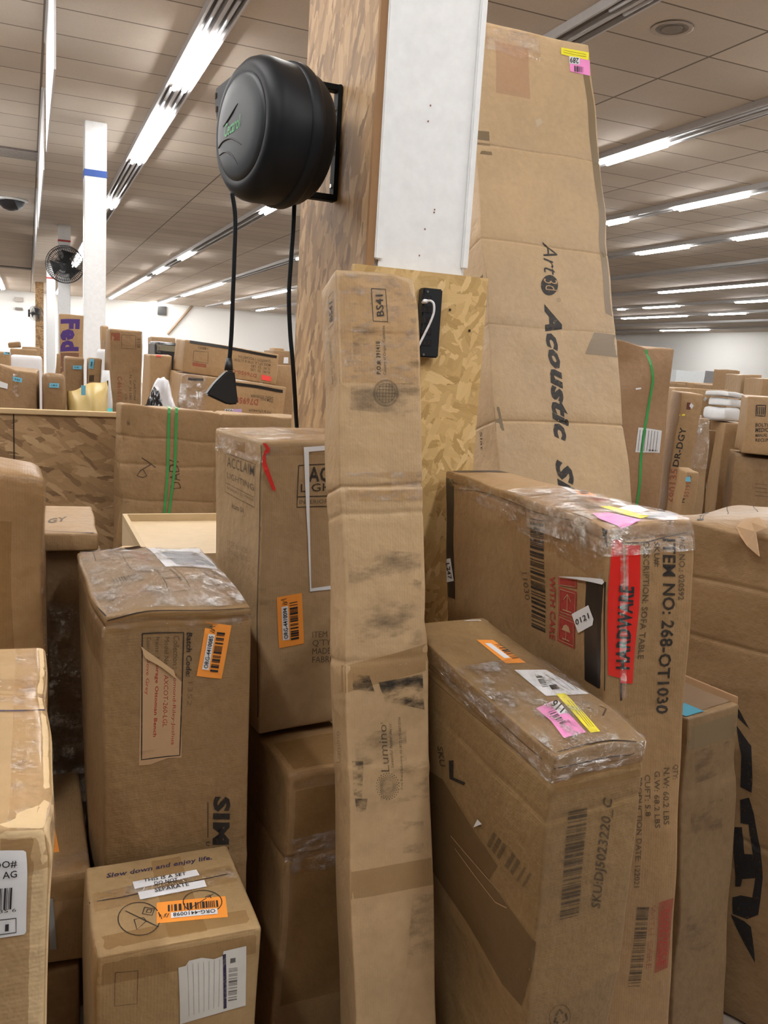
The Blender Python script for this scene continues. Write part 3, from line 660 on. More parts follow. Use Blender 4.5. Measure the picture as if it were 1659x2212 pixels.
def emblem(b, face, c, rx, ry, mat, wd=.0009):
    def circ(k, n=40): return [(c[0] + rx * k * math.cos(2 * math.pi * i / n), c[1] + ry * k * math.sin(2 * math.pi * i / n)) for i in range(n + 1)]
    L = [circ(1), circ(.92), circ(.74)]
    for i in range(36):
        t = 2 * math.pi * i / 36; L.append([(c[0] + rx * k * math.cos(t), c[1] + ry * k * math.sin(t)) for k in (.79, .87)])
    for k in (-.5, -.25, 0, .25, .5):
        s = math.sqrt(.74 ** 2 - k * k)
        L.append([(c[0] + rx * k, c[1] - ry * s), (c[0] + rx * k, c[1] + ry * s)]); L.append([(c[0] - rx * s, c[1] + ry * k), (c[0] + rx * s, c[1] + ry * k)])
    return b.strokes(face, L, wd, mat, 'round_emblem')
emblem(f, 'front', zL(721, 1150)[0], 27, 29, INK2)
T(f, 'front', 'Lumino', z5(797, 800, 790, 545, 752, 800), mat=INK2, bold=-.004); T(f, 'front', 'R', z5(770, 541, 769, 531, 758, 541), mat=INK2)
T(f, 'front', 'beautiful home decor', z5(822, 780, 817, 538, 806, 780), mat=INK2, shear=.2)
T(f, 'front', 'Free Brand Solutions: All (877) 577-887-0794', z5(874, 900, 868, 505, 861, 900), mat=INK2)
def ringdots(b, face, c, rx, ry, mat, name='sunburst_emblem'):
    q0 = b.uv(face, *c); V, Fc = [], []
    for j, k in enumerate((.5, .6, .72, .85, 1.0)):
        for i in range(26):
            t = 2 * math.pi * (i + .5 * j) / 26; u = b.uv(face, c[0] + rx * k * math.cos(t), c[1] + ry * k * math.sin(t)); s = .0007 + .0011 * (k - .4); i0 = len(V)
            V += [u + [s, 0], u + [0, s], u - [s, 0], u - [0, s]]; Fc.append((i0, i0 + 1, i0 + 2, i0 + 3))
    return b.emit(name, face, np.array(V), Fc, mat, .001)
ringdots(f, 'front', z5(788, 882)[0], 25, 28, INK2)
ringdots(f, 'left', (728, 1668), 9, 24, INK3); T(f, 'left', 'Lumino', [(736, 1640), (733, 1570), (726, 1640)], mat=INK3)
T(f, 'left', 'BS41', zL(290, 530, 290, 375, 262, 535), bold=.02); f.outline('left', [zL(258, 330)[0], zL(298, 305)[0], zL(300, 560)[0], zL(250, 588)[0]], .0014, INK)
T(f, 'left', 'Item NO. 23-0600-001', [(715, 817), (713, 725), (710, 817)], mat=INK2); T(f, 'left', 'Qty:   1PC', [(722, 813), (720, 770), (718, 813)], mat=INK2)
f.ring(1.69, 1.80, CLEAR, name='clear_tape', label='wrinkled clear tape'); f.ring(1.60, 1.695, CLEAR, name='clear_tape', label='wrinkled clear tape')
f.quad('front', [(751, 1046), (914, 1049), (913, 1016), (750, 1013)], CLEAR, 'clear_tape'); f.quad('front', [(751, 1077), (915, 1079), (914, 1054), (751, 1051)], CLEAR, 'clear_tape')
f.band([(0, .02, 1.052), (0, 0, 1.052), (.159, 0, 1.078)], (0, 0, .048), TAPEBR, 'brown_tape'); f.quad('front', [(760, 1938), (934, 1910), (931, 1850), (760, 1880)], TAPEBR, 'brown_tape')
for pts, m in (((820, 1470, 912, 1452, 918, 1530, 835, 1512), SCUFF), ((762, 1450, 800, 1455, 812, 1490, 765, 1485), SCUFF), ((760, 1640, 785, 1640, 780, 1720, 762, 1715), SCUFF), ((764, 1722, 792, 1722, 788, 1752, 768, 1750), SCUFF),
               ((820, 1660, 925, 1640, 928, 1720, 820, 1735), SCUFF2), ((870, 1770, 915, 1770, 915, 1840, 870, 1840), SCUFF2), ((890, 1930, 935, 1930, 938, 2080, 880, 2080), SCUFF2), ((760, 700, 900, 700, 905, 790, 762, 800), SCUFF2), ((755, 830, 905, 820, 905, 900, 755, 880), SCUFF2), ((768, 1580, 880, 1570, 880, 1640, 768, 1650), SCUFF2), ((750, 1180, 910, 1190, 912, 1390, 750, 1380), SCUFF2)):
    f.quad('front', [(pts[i], pts[i + 1]) for i in (6, 4, 2, 0)] if False else [(pts[6], pts[7]), (pts[4], pts[5]), (pts[2], pts[3]), (pts[0], pts[1])], m, 'scuff_mark')

# --- ottoman bench carton, left
CB = cardboard('mid', (.27, .168, .080), .3, 2)  # colour darkened in place of shade from the crowded aisle
si = Box('ottoman_carton', 'upright carton with glossy wrapped top and a torn red-print label, left of centre', (0.2786, 1.7350, 0.0094, 0.0079, 0.0198, -0.0362, 0.2697, 0.4592, 1.1715), CB, r=.006, amp=.0028, seed=7,
         corners={'flt': (.006, -.002, .004), 'klt': (-.006, 0, .002), 'frt': (.006, 0, -.006), 'krt': (-.004, 0, -.004), 'frb': (-.014, 0, 0), 'krb': (-.02, 0, 0)}, bulge={'top': .018, 'left': .01, 'front': .006},
         creases=[(2, 1.152, .004, .004), (2, .64, -.0014, .012, .16)], dents=[((0, .0, 1.17), .05, (.004, .004, -.006)), ((.22, 0, 1.0), .04, (0, .003, 0))])
f = si
f.outline('front', z3(440, 642, 705, 618, 683, 1380, 445, 1410), .0022, INK)
f.poly('front', z3(436, 722, 500, 790, 640, 880, 692, 925, 695, 1395, 610, 1400, 500, 1440, 430, 1445), KRAFT, 'torn_label', .0008, 'torn kraft paper label with red print')
T(f, 'front', 'Collection :', z3(640, 642, 634, 845, 678, 642), mat=INK2); T(f, 'front', 'Lomond-Riley-Joshua', z3(634, 880, 622, 1318, 662, 880), mat=RED)
T(f, 'front', 'Model No.:', z3(584, 655, 578, 845, 612, 655), mat=INK2); T(f, 'front', 'AXCOT-260-LGL', z3(580, 890, 573, 1212, 608, 890), mat=RED)
T(f, 'front', 'Item: S', z3(526, 660, 524, 800, 552, 660), mat=INK2); T(f, 'front', 'torage Ottoman Bench', z3(522, 815, 508, 1272, 550, 815), mat=RED, bold=.024)
T(f, 'front', 'Color:', z3(472, 662, 468, 745, 496, 662), mat=INK2); T(f, 'front', 'Dove Grey', z3(464, 790, 456, 1015, 492, 790), mat=RED)
f.poly('front', z3(432, 716, 470, 745, 640, 855, 655, 905, 560, 840, 460, 790), plain('kraft_flap', (.52, .36, .2), .7), 'torn_label_flap', .004)
T(f, 'front', 'Batch Code:', z3(726, 615, 720, 888, 762, 615), bold=.022); T(f, 'front', '1352', z3(735, 920, 728, 1070, 765, 920), mat=INK3)
f.quad('front', z3(432, 1445, 700, 1400, 700, 1320, 432, 1360), SCUFF2, 'scuff_mark')
T(f, 'front', 'SIMPLI', z3(915, 1622, 905, 2180, 1022, 1622), bold=.05)
f.strokes('front', [z3(870, 1660, 872, 1880)], .0016, INK); T(f, 'front', 'U', z3(860, 1905, 858, 1930, 885, 1905))
f.strokes('front', [z3(215, 548, 480, 500, 800, 470, 1150, 438)], .0022, SEAM, 'flap_edge', .0012); f.strokes('top', [z3(205, 520, 130, 390, 90, 250, 80, 160)], .003, SEAM, 'flap_edge', .0012)
org_label(f, 'front', *z3(955, 888, 1018, 553, 790, 880), 'ORG-4410085', 11)
f.quad('front', z3(205, 640, 1150, 520, 1160, 440, 205, 545), TAPEBR, 'brown_tape')
f.outline('top', z3(185, 125, 300, 105, 360, 190, 215, 215), .002, INK2); f.outline('top', z3(350, 130, 520, 95, 620, 250, 420, 275), .0016, INK2)
f.quad('top', z3(620, 255, 940, 232, 840, 85, 525, 92), WHITE, 'shipping_paper', .001, 'white shipping paper under the film')
f.quad('top', z3(690, 235, 925, 215, 800, 110, 590, 125), plain('grey_print', (.30, .32, .36), .5), 'printed_block', .0016)
f.poly('top', z3(350, 132, 440, 76, 535, 86, 420, 128), plain('kraft_flap', (.52, .36, .2), .7), 'torn_flap', .006)
for i, (a, bq, t) in enumerate((((430, 150), (530, 205), (440, 135)), ((415, 165), (520, 225), (420, 152)))): T(f, 'top', 'Storage bench', z3(*a, *bq, *t), mat=RED)
T(f, 'top', 'Ottoman bench', z3(345, 440, 520, 400, 335, 415), mat=RED2)
f.bars('top', *z3(300, 345, 485, 318, 285, 315), 40, 3, INK2); f.outline('top', z3(550, 265, 660, 255, 765, 390, 630, 410), .0018, INK2)
f.strokes('top', [z3(575, 300, 640, 290), z3(600, 340, 700, 330), z3(640, 275, 700, 350)], .004, INK2); f.outline('top', z3(850, 265, 890, 258, 970, 345, 930, 350), .002, INK2)
f.quad('top', [(.006, .008), (.264, .008), (.264, .452), (.006, .452)], WRAPTOP, 'plastic_film', .0035, 'shiny wrinkled plastic film', True)
f.band([(0, .0, 1.172), (0, .459, 1.172)], (0, 0, -.10), CLEAR, 'clear_tape'); f.band([(0, 0, 1.172), (.27, 0, 1.172)], (0, 0, -.03), CLEAR, 'clear_tape')

# --- lighting carton with the white pouch edge, on the brown carton
ac = Box('lighting_carton', 'pale carton with a red ribbon at its corner, standing on the brown taped carton', (0.5680, 1.8396, 0.8306, 0.1179, -0.0143, -0.0211, 0.2800, 0.2965, 0.6300), cardboard('grey', (.40, .275, .165), .22, 3), r=.007, amp=.0018, seed=9,
         corners={'klt': (0, 0, .002)}, bulge={'top': .006}, dents=[((0, .02, .6), .03, (.004, 0, -.002))])
f = ac
f.strokes('left', [z2(1294, 275, 1290, 500), z2(1290, 500, 1284, 900, 1280, 1300, 1278, 1640)], .0026, SEAM, 'flap_edge', .0012)
f.outline('left', z2(1120, 320, 1268, 375, 1265, 590, 1118, 515), .0016, INK2)
T(f, 'left', 'ACCLAIM', z2(1128, 388, 1262, 434, 1128, 338), mat=INK2, bold=.004); T(f, 'left', 'LIGHTING', z2(1128, 445, 1262, 508, 1128, 415), mat=INK2)
f.strokes('left', [z2(1122, 470, 1262, 540)], .0014, INK2); T(f, 'left', 'INTERIOR + EXTERIOR', z2(1126, 500, 1262, 562, 1126, 488), mat=INK2)
T(f, 'left', 'Atlanta GA', z2(1153, 595, 1216, 622, 1153, 570), mat=INK2, bold=.022)
for i, s in enumerate(('ORDER#: 10120', 'ITEM NO.: 36098', 'C/N:')): T(f, 'left', s, z2(1130, 778 + 40 * i, 1130 + (100 if i < 2 else 30), 826 + 40 * i - (0 if i < 2 else 30), 1130, 752 + 40 * i), mat=INK3)
f.outline('front', zL(20, 1752, 420, 1730, 420, 2080, 10, 2095), .002, INK)
T(f, 'front', 'ACCLAIM', zL(100, 1885, 620, 1862, 100, 1765), mat=INK, bold=.024); T(f, 'front', 'LIGHTING', zL(40, 1970, 560, 1945, 40, 1905), mat=INK); f.strokes('front', [zL(18, 2010, 430, 1995)], .002, INK); T(f, 'front', 'INTERIOR + EXTERIOR', zL(30, 2070, 560, 2050, 30, 2035), mat=INK2)
f.poly('front', [(655, 965), (712, 961), (712, 971), (666, 975), (669, 1050), (672, 1160), (673, 1272), (716, 1266), (716, 1274), (670, 1279), (667, 1160), (660, 1050)], WHITE, 'white_pouch_edge', .0016, 'white edge of an adhesive pouch')
rb = plain('red_ribbon', (.62, .03, .025), .4)
f.poly('front', z2(1302, 264, 1318, 268, 1336, 290, 1330, 312, 1312, 318, 1316, 360, 1340, 420, 1368, 495, 1362, 506, 1350, 500, 1318, 425, 1298, 375, 1290, 330, 1308, 305, 1316, 292), rb, 'red_ribbon', .003, 'crumpled red ribbon')
org_label(f, 'front', (657, 1391), (652, 1282), (603, 1402), 'ORG-4410094', 12)
for i, s in enumerate(('ITEM NO', "Q'TY", 'MADE IN', 'FABRIC')): T(f, 'front', s, [(675, 1378 + 18 * i), (675 + (62, 40, 58, 52)[i], 1375 + 18 * i), (675, 1365 + 18 * i)], mat=INK2)
f.quad('top', [(0, .1), (.28, .1), (.28, .18), (0, .18)], TAPEBR, 'brown_tape', .0008, None, True); f.quad('top', [(.004, .004), (.276, .004), (.276, .292), (.004, .292)], CLEAR, 'plastic_film', .0025, None, True)
f.band([(0, 0, .63), (0, .29, .63)], (0, 0, -.05), CLEAR, 'clear_tape'); f.band([(0, 0, .63), (.28, 0, .63)], (0, 0, -.03), CLEAR, 'clear_tape')
f.quad('left', z2(1155, 300, 1215, 320, 1215, 270, 1155, 255), TAPEBR, 'brown_tape')

bx = Box('taped_carton', 'dark brown taped carton under the pale lighting carton', (0.5220, 1.7250, 0.0010, 0.0889, 0.0, 0.0360, 0.1900, 0.4100, 0.8180), cardboard('brown', (.33, .20, .095), .3, 4, .12), r=.010, amp=.003, seed=12,
         creases=[(2, .64, .003, .006, .05)], corners={'flt': (0, 0, -.006)}, dents=[((0, 0, .82), .05, (.004, .005, -.006))])
bx.quad('front', [(.0, .30), (.19, .30), (.19, .78), (.0, .78)], TAPEBR, 'brown_tape', .0008, None, True); bx.quad('top', [(0, .0), (.19, 0), (.19, .15), (0, .15)], TAPEBR, 'brown_tape', .0008, None, True)
bx.band([(0, 0, .818), (.19, 0, .818)], (0, 0, -.035), CLEAR, 'clear_tape'); bx.quad('front', [(.0, .60), (.17, .60), (.17, .68), (0, .68)], CLEAR, 'clear_tape', .0014, None, True)

# --- small carton bottom left
sl = Box('small_carton', 'small carton at the bottom left with two white strips and orange label on top', (0.2106, 1.3336, 0.0017, -0.0021, -0.0079, 0.0055, 0.2550, 0.2579, 0.7164), cardboard('gold', (.41, .285, .155), .15, 5), r=.007, amp=.002, seed=15,
         bulge={'top': .004}, dents=[((0, 0, .716), .03, (.004, .004, -.003))])
f = sl
f.strokes('top', [[(192, 1947), (260, 1938), (400, 1910), (520, 1885)]], .0026, SEAM, 'flap_gap')
f.band([(0, .118, .70), (0, .118, .716), (.255, .132, .716), (.255, .132, .66)], (0, .055, 0), CLEAR, 'clear_tape')
T(f, 'top', 'Slow down and enjoy life.', z4(597, 1404, 1185, 1312, 591, 1372), mat=NAVY, bold=.02, shear=.25)
w1 = f.quad('top', z4(755, 1462, 1112, 1392, 1095, 1360, 742, 1420), WHITE, 'white_strip', .0012); w2 = f.quad('top', z4(785, 1525, 1150, 1458, 1137, 1420, 772, 1480), WHITE, 'white_strip', .0012)
f.text('top', 'THIS IS A SET', *z4(805, 1428, 1040, 1394, 803, 1410), SOLIDINK, .014, parent=w1, off=.0030); f.text('top', 'DO NOT', *z4(865, 1446, 995, 1426, 862, 1428), SOLIDINK, .014, parent=w1, off=.0030); f.text('top', 'SEPARATE', *z4(868, 1488, 1055, 1456, 864, 1466), SOLIDINK, .014, parent=w2, off=.0030)
def circ(c, rx, ry, n=36, a0=0, a1=360): return [(c[0] + rx * math.cos(math.radians(a0 + (a1 - a0) * i / n)), c[1] + ry * math.sin(math.radians(a0 + (a1 - a0) * i / n))) for i in range(n + 1)]
f.strokes('top', [circ(z4(775, 1635)[0], 45, 37), [z4(702, 1588)[0], z4(880, 1685)[0]], z4(808, 1570, 862, 1580, 848, 1618, 795, 1608, 808, 1570), z4(748, 1640, 800, 1630, 815, 1650, 762, 1698, 748, 1640), z4(825, 1582, 848, 1586, 840, 1604, 816, 1600, 825, 1582)], .0018, INK, 'printed_symbol')
f.strokes('top', [circ(z4(1125, 1545)[0], 41, 26), z4(1060, 1580, 1185, 1500), z4(1140, 1520, 1165, 1505, 1172, 1525)], .0018, INK, 'printed_symbol')
org_label(f, 'top', (487, 1939.4), (341, 1952), (491, 1985), 'ORG-4410098', 13)
f.outline('front', z4(635, 1930, 760, 1918, 750, 2095, 628, 2110), .0012, INK2)
st = f.poly('front', z4(980, 1900, 1020, 1890, 1040, 1862, 1110, 1846, 1180, 1855, 1228, 1838, 1232, 1812, 1360, 1785, 1365, 2118, 990, 2215), plain('label_aged', (.60, .60, .58), .5), 'shipping_label', .0012, 'torn white shipping label')
f.strokes('front', [z4(1236, 1828, 1246, 2132)], .0052, NAVY, 'dark_rule', .0018, None, st); f.bars('front', *z4(1262, 2092, 1262, 1905, 1312, 2085), 30, 5, INK2, off=.0018, parent=st); f.quad('front', z4(1270, 1880, 1300, 1874, 1300, 1848, 1270, 1852), INK2, 'printed_block', .0018)
for i in range(7): f.strokes('front', [z4(1030 + 30 * i, 1880 - 4 * i, 1040 + 28 * i, 2170 - 8 * i)], .001, INK3, 'printed_lines', .0018, None, st)
f.quad('top', [(.11, .0), (.17, .0), (.165, .258), (.115, .258)], TAPEBR, 'brown_tape', .0007, None, True); f.quad('top', [(.0, .0), (.255, .0), (.255, .05), (.0, .05)], TAPEBR, 'brown_tape', .0007, None, True)
f.band([(0, 0, .716), (.255, 0, .716)], (0, 0, -.045), TAPEBR, 'brown_tape')

# --- carton cut by the left edge
lm = Box('wide_carton', 'wide carton cut off by the left edge, white shipping label on its front', (-0.2011, 1.0687, 0.0073, -0.0047, 0.0155, 0.0172, 0.4000, 0.4950, 1.1797), cardboard('light', (.72, .55, .36), .15, 6), r=.008, amp=.002, seed=18,
         creases=[(1, .33, .003, .004)], bulge={'top': .006, 'front': .004}, dents=[((.4, 0, 1.18), .035, (-.006, .006, -.010)), ((.4, .03, 1.15), .03, (.004, 0, 0)), ((.4, .33, 1.18), .05, (-.004, 0, -.006)), ((.4, .2, 1.16), .05, (.003, 0, -.003))])
f = lm
f.strokes('top', [[(-40, 1537), (40, 1533), (96, 1527)]], .0045, NAVY, 'flap_gap')
f.band([(0, .30, 1.18), (.4, .30, 1.18), (.4, .30, 1.12)], (0, .075, 0), CLEAR, 'clear_tape'); f.band([(.40, .0, 1.10), (.40, 0, 1.18), (.325, 0, 1.18)], (0, .49, 0), TAPEBR, 'brown_tape'); f.band([(.40, .0, 1.10), (.40, 0, 1.18), (.36, 0, 1.18)], (0, .49, 0), CLEAR, 'clear_tape')
f.band([(.4, 0, 1.18), (0, 0, 1.18)], (0, 0, -.05), TAPEBR, 'brown_tape'); f.quad('front', [(.355, 0), (.4, 0), (.4, 1.17), (.355, 1.17)], TAPEBR, 'brown_tape', .0007, None, True)
st = f.poly('front', z4(-260, 1250, 130, 1232, 145, 1242, 150, 1715, 140, 1730, -260, 1775), WHITE, 'shipping_label', .0012, 'white shipping label with barcode')
f.text('front', 'DO#', *z4(-40, 1342, 90, 1326, -42, 1302), SOLIDINK, .012, parent=st); f.text('front', 'AG', *z4(10, 1398, 90, 1390, 8, 1358), SOLIDINK, .012, parent=st)
f.bars('front', *z4(-210, 1590, 68, 1575, -210, 1462), 40, 8, SOLIDINK, parent=st); f.text('front', '3435 6', *z4(-60, 1600, 92, 1590, -60, 1580), SOLIDINK, parent=st)
f.strokes('front', [z4(-220, 1655, 92, 1632, 95, 1715, -220, 1745)], .001, SOLIDINK, 'printed_lines', .0018, None, st); f.text('front', '1', *z4(34, 1702, 54, 1700, 34, 1662), SOLIDINK, .01, parent=st)

# --- sofa table carton on edge
CS = cardboard('tan', (.34, .21, .105), .3, 7)
so = Box('sofa_table_carton', 'tall narrow carton on its edge with red hardware tape and black tape bands', (1.1010, 1.4770, 0.0152, -0.0881, -0.0251, -0.0690, 0.1588, 0.7560, 1.3722), CS, r=.007, amp=.0022, seed=21,
         corners={'flt': (-.008, 0, 0), 'frt': (.005, 0, 0), 'klt': (0, 0, .005), 'krt': (-.004, 0, -.002)}, bulge={'top': .004}, dents=[((0, 0, 1.374), .04, (.006, .008, -.008)), ((.157, 0, 1.374), .04, (-.005, .006, -.004)), ((0, .25, 1.36), .12, (.0, 0, -.006)), ((0, .5, 1.37), .06, (.004, 0, -.004))],
         creases=[(2, 1.03, .003, .005, .3), (2, 1.345, .003, .004)])
f = so
f.bars('left', *z6(668, 365, 668, 1005, 752, 378), 70, 21, INK)
T(f, 'left', '11030', z6(620, 690, 632, 850, 648, 688), mat=INK2); T(f, 'left', 'WITH CARE', z6(781, 700, 776, 1068, 815, 706), mat=RED, bold=.022)
for pts, g in ((z6(832, 703, 946, 722, 945, 778, 833, 754), 0), (z6(834, 762, 946, 796, 942, 955, 831, 915), 1), (z6(831, 922, 940, 962, 934, 1125, 826, 1080), 2)):
    st = f.poly('left', pts, RED, 'handling_symbol', .0010, 'dark red handling symbol')
    c = np.mean(pts, 0); e1 = (np.array(pts[1]) - pts[0]) / 2; e2 = (np.array(pts[3]) - pts[0]) / 2
    L = lambda *q: [tuple(c + q[i] * e1 + q[i + 1] * e2) for i in range(0, len(q), 2)]
    f.outline('left', L(-.85, -.85, .85, -.85, .85, .85, -.85, .85), .0014, KRAFT, name='symbol_line', off=.0016, parent=st)
    if g == 1: f.strokes('left', [L(0, .6, 0, -.6), L(-.4, -.15, 0, -.62, .4, -.15), L(-.5, .62, .5, .62)], .0022, KRAFT, 'symbol_line', .0016, None, st)
    if g == 2: f.poly('left', L(-.5, .0, -.25, -.4, 0, -.5, .3, -.4, .5, .0), KRAFT, 'symbol_line', .0016, None, st); f.strokes('left', [L(0, 0, 0, .6), L(-.4, .62, .4, .62)], .0022, KRAFT, 'symbol_line', .0016, None, st)
for q, l in ((z6(165, 830, 224, 850, 220, 165, 160, 148), 'black tape band'), (z6(988, 1302, 1102, 1366, 1116, 735, 1002, 735), 'black tape band')): f.quad('left', q, BLACKTAPE, 'black_tape_band', .0012, l)
f.quad('top', [(0, .70), (.157, .70), (.157, .742), (0, .742)], BLACKTAPE, 'black_tape_band', .001, None, True)
f.band([(0, .005, 1.374), (0, .03, 1.30), (0, .03, 1.16)], (0, .028, 0), BLACKTAPE, 'black_tape_band') if False else f.poly('left', z6(1098, 400, 1128, 405, 1122, 470, 1130, 545, 1118, 520, 1108, 470), BLACKTAPE, 'black_tape_end', .0012)
f.poly('left', z6(835, 704, 1108, 718, 1112, 735, 1106, 750), WHITE, 'loose_paper_edge', .004, 'loose white paper edge')
st = f.poly('left', z6(918, 922, 1020, 872, 1052, 950, 1046, 985, 960, 1030), WHITE, 'paper_tag', .002, 'white paper tag reading 0121'); f.text('left', '0121', *z6(950, 985, 1030, 945, 942, 955), SOLIDINK, .012, parent=st, off=.003)
st = f.quad('left', z6(178, 755, 222, 750, 206, 620, 164, 625), WHITE, 'paper_tag', .002, 'white paper tag reading L247'); f.text('left', 'L247', *z6(178, 648, 190, 738, 200, 645), SOLIDINK, .012, parent=st, off=.003)
f.strokes('left', [z6(230, 225, 420, 235, 700, 330, 1000, 400)], .002, TAPEDK, 'crease_line')
T(f, 'front', 'ITEM NO: 268-OT1030', z6(1424, 478, 1386, 1497, 1490, 482), mat=INK, bold=.02); T(f, 'front', 'DESCRIPTION: SOFA TABLE', z6(1320, 500, 1284, 1182, 1352, 500), mat=INK2, bold=.024)
T(f, 'front', 'SKU#:', z6(1376, 495, 1372, 642, 1404, 497), mat=INK2, bold=.024); T(f, 'front', 'P/O NO.: 020592', z6(1508, 470, 1492, 838, 1540, 470), mat=INK2, bold=.024)
T(f, 'front', 'QTY:', z7(1286, 910, 1283, 985, 1308, 910), mat=INK2, bold=.022); T(f, 'front', 'N.W: 60.2 LBS', z7(1240, 926, 1238, 1208, 1268, 926), mat=INK2, bold=.022); T(f, 'front', 'G.W: 68.2 LBS', z7(1197, 942, 1195, 1224, 1223, 942), mat=INK2, bold=.022)
T(f, 'front', 'CUFT: 5.8', z7(1150, 960, 1150, 1165, 1177, 960), mat=INK2, bold=.022); T(f, 'front', 'PRODUCTION DATE: 122021', z7(1112, 975, 1098, 1522, 1138, 975), mat=INK2, bold=.022)
f.bars('front', *z7(1112, 1625, 1068, 2035, 1170, 1625), 60, 24, INK2)
st = f.poly('front', z7(1216, 1600, 1282, 1578, 1268, 1760, 1252, 1935, 1190, 1962, 1205, 1760), RED2, 'handling_symbol', .001, 'faded red printed block'); T(f, 'front', 'WITH CARE', z7(1178, 1615, 1150, 1940, 1202, 1612), mat=RED2)
for i in range(2): T(f, 'front', ('HANDLE', 'WITH CARE')[i], z7(1226 - 22 * i + 22, 1640, 1200 - 22 * i + 22, 1930, 1244 - 22 * i + 22, 1636), mat=RED)
RT_ = tint('red_tape', (.66, .022, .016), .93, .25)
st = f.poly('front', z6(1150, 470, 1208, 478, 1205, 900, 1190, 1290, 1120, 1268, 1128, 800), RT_, 'red_tape', .0014, 'bright red tape lettered in black'); f.poly('front', z6(1220, 512, 1302, 515, 1285, 900, 1252, 1320, 1185, 1316, 1205, 900), RT_, 'red_tape', .0017, 'bright red tape lettered in black')
T(f, 'front', 'HARDWARE', z6(1232, 1238, 1256, 760, 1160, 1232), mat=SOLIDINK, bold=.035, name='hand_lettering', off=.0026)
f.strokes('front', [z6(1130, 500, 1330, 500, 1560, 440)], .0016, SEAM, 'flap_edge', .0012); f.strokes('front', [z6(1200, 520, 1190, 1420)], .004, SEAM, 'flap_gap', .0007); f.quad('front', z6(1180, 1400, 1215, 1405, 1235, 430, 1190, 425), CLEAR, 'clear_tape', .0030)
f.quad('top', z6(940, 247, 1040, 243, 920, 195, 815, 193), ORANGE, 'tracking_label', .0012, 'orange tracking label'); f.quad('top', z6(905, 240, 940, 240, 868, 200, 832, 201), WHITE, 'number_strip', .0018); f.bars('top', *z6(950, 240, 920, 205, 1000, 238), 14, 25, SOLIDINK, off=.0018)
f.quad('top', z6(1055, 280, 1130, 275, 1060, 255, 985, 257), RED2, 'handling_symbol'); f.quad('top', z6(1000, 322, 1085, 312, 960, 264, 880, 270), INK3, 'printed_block')
f.quad('top', z6(1175, 300, 1215, 295, 1180, 275, 1120, 283), WHITE, 'shipping_paper', .0012); f.quad('top', z6(1210, 345, 1330, 322, 1250, 283, 1140, 320), WHITE, 'shipping_paper', .0016, 'white shipping paper under film')
f.poly('top', z6(1055, 308, 1110, 305, 1338, 358, 1300, 372, 1180, 345), YELLOW, 'yellow_label', .0022, 'yellow label'); f.poly('top', z6(1030, 346, 1110, 340, 1312, 380, 1222, 404, 1080, 372), PINK, 'pink_label', .0026, 'pink label')
f.quad('top', z6(1340, 372, 1490, 352, 1430, 325, 1300, 335), BLACKTAPE, 'black_tape_band', .002)
f.quad('top', [(.002, .002), (.155, .002), (.155, .40), (.002, .40)], WRAP, 'plastic_film', .004, 'shiny wrinkled film', True); f.band([(0, .3, 1.374), (0, 0, 1.374), (.157, 0, 1.374), (.157, .1, 1.374)], (0, 0, -.055), WRAP, 'plastic_film', .004)
f.band([(0, .745, 1.374), (0, .03, 1.374)], (0, 0, -.035), CLEAR, 'clear_tape', .002); f.quad('left', z6(240, 230, 1100, 740, 1120, 420, 240, 180), CLEAR, 'clear_tape', .0022)

# --- thick carton in front right
CD = cardboard('amber', (.265, .165, .072), .32, 8)  # base colour lowered to stand in for shade on this carton
dj = Box('thick_carton', 'thick standing carton at lower right with yellow and pink labels on its wrapped top', (0.8369, 1.3187, 0.0191, 0.0682, 0.0619, -0.0428, 0.1800, 0.4947, 1.0856), CD, r=.006, amp=.0025, seed=25,
         corners={'flt': (-.002, 0, -.017), 'frt': (.008, .004, -.014), 'klt': (.004, 0, .006)}, bulge={'front': .004}, creases=[(2, 1.035, .0025, .005), (2, .62, -.0014, .014, .2), (2, .97, .0015, .006)],
         dents=[((.18, 0, 1.085), .055, (.002, .002, -.016)), ((0, .05, 1.07), .05, (.004, 0, -.006)), ((0, .2, .55), .09, (.010, 0, 0)), ((.17, 0, .45), .05, (0, .005, 0))])
f = dj
f.quad('top', z6(760, 1372, 996, 1364, 746, 1228, 570, 1230), WHITE, 'shipping_label', .0012, 'white shipping label'); f.bars('top', *z6(735, 1325, 690, 1262, 770, 1322), 20, 31, SOLIDINK, off=.0018); f.quad('top', z6(790, 1340, 835, 1335, 810, 1310, 770, 1315), SOLIDINK, 'printed_block', .0018)
for i in range(5): f.strokes('top', [z6(700 + 45 * i, 1255, 860 + 25 * i, 1345)], .001, INK2, 'printed_lines', .0018)
st = f.quad('top', z6(520, 1196, 632, 1190, 436, 1073, 344, 1076), ORANGE, 'tracking_label', .0012, 'orange tracking label with barcode'); f.quad('top', z6(510, 1170, 542, 1166, 425, 1092, 392, 1094), WHITE, 'number_strip', .0018, None, False, st); f.bars('top', *z6(555, 1172, 440, 1092, 590, 1168), 22, 32, SOLIDINK, off=.0018, parent=st)
st = f.poly('top', z6(812, 1362, 866, 1360, 960, 1450, 1076, 1566, 1020, 1576, 900, 1450), YELLOW, 'yellow_label', .0016, 'yellow label')
for i in range(3): f.strokes('top', [z6(880 + 14 * i, 1400, 1010 + 14 * i, 1545)], .0012, INK2, 'printed_lines', .0022, None, st)
st = f.poly('top', z6(703, 1442, 800, 1402, 890, 1470, 995, 1575, 862, 1600, 790, 1510), PINK, 'pink_label', .0020, 'pink label'); f.quad('top', z6(838, 1478, 890, 1468, 828, 1402, 780, 1412), WHITE, 'number_strip', .0026, None, False, st)
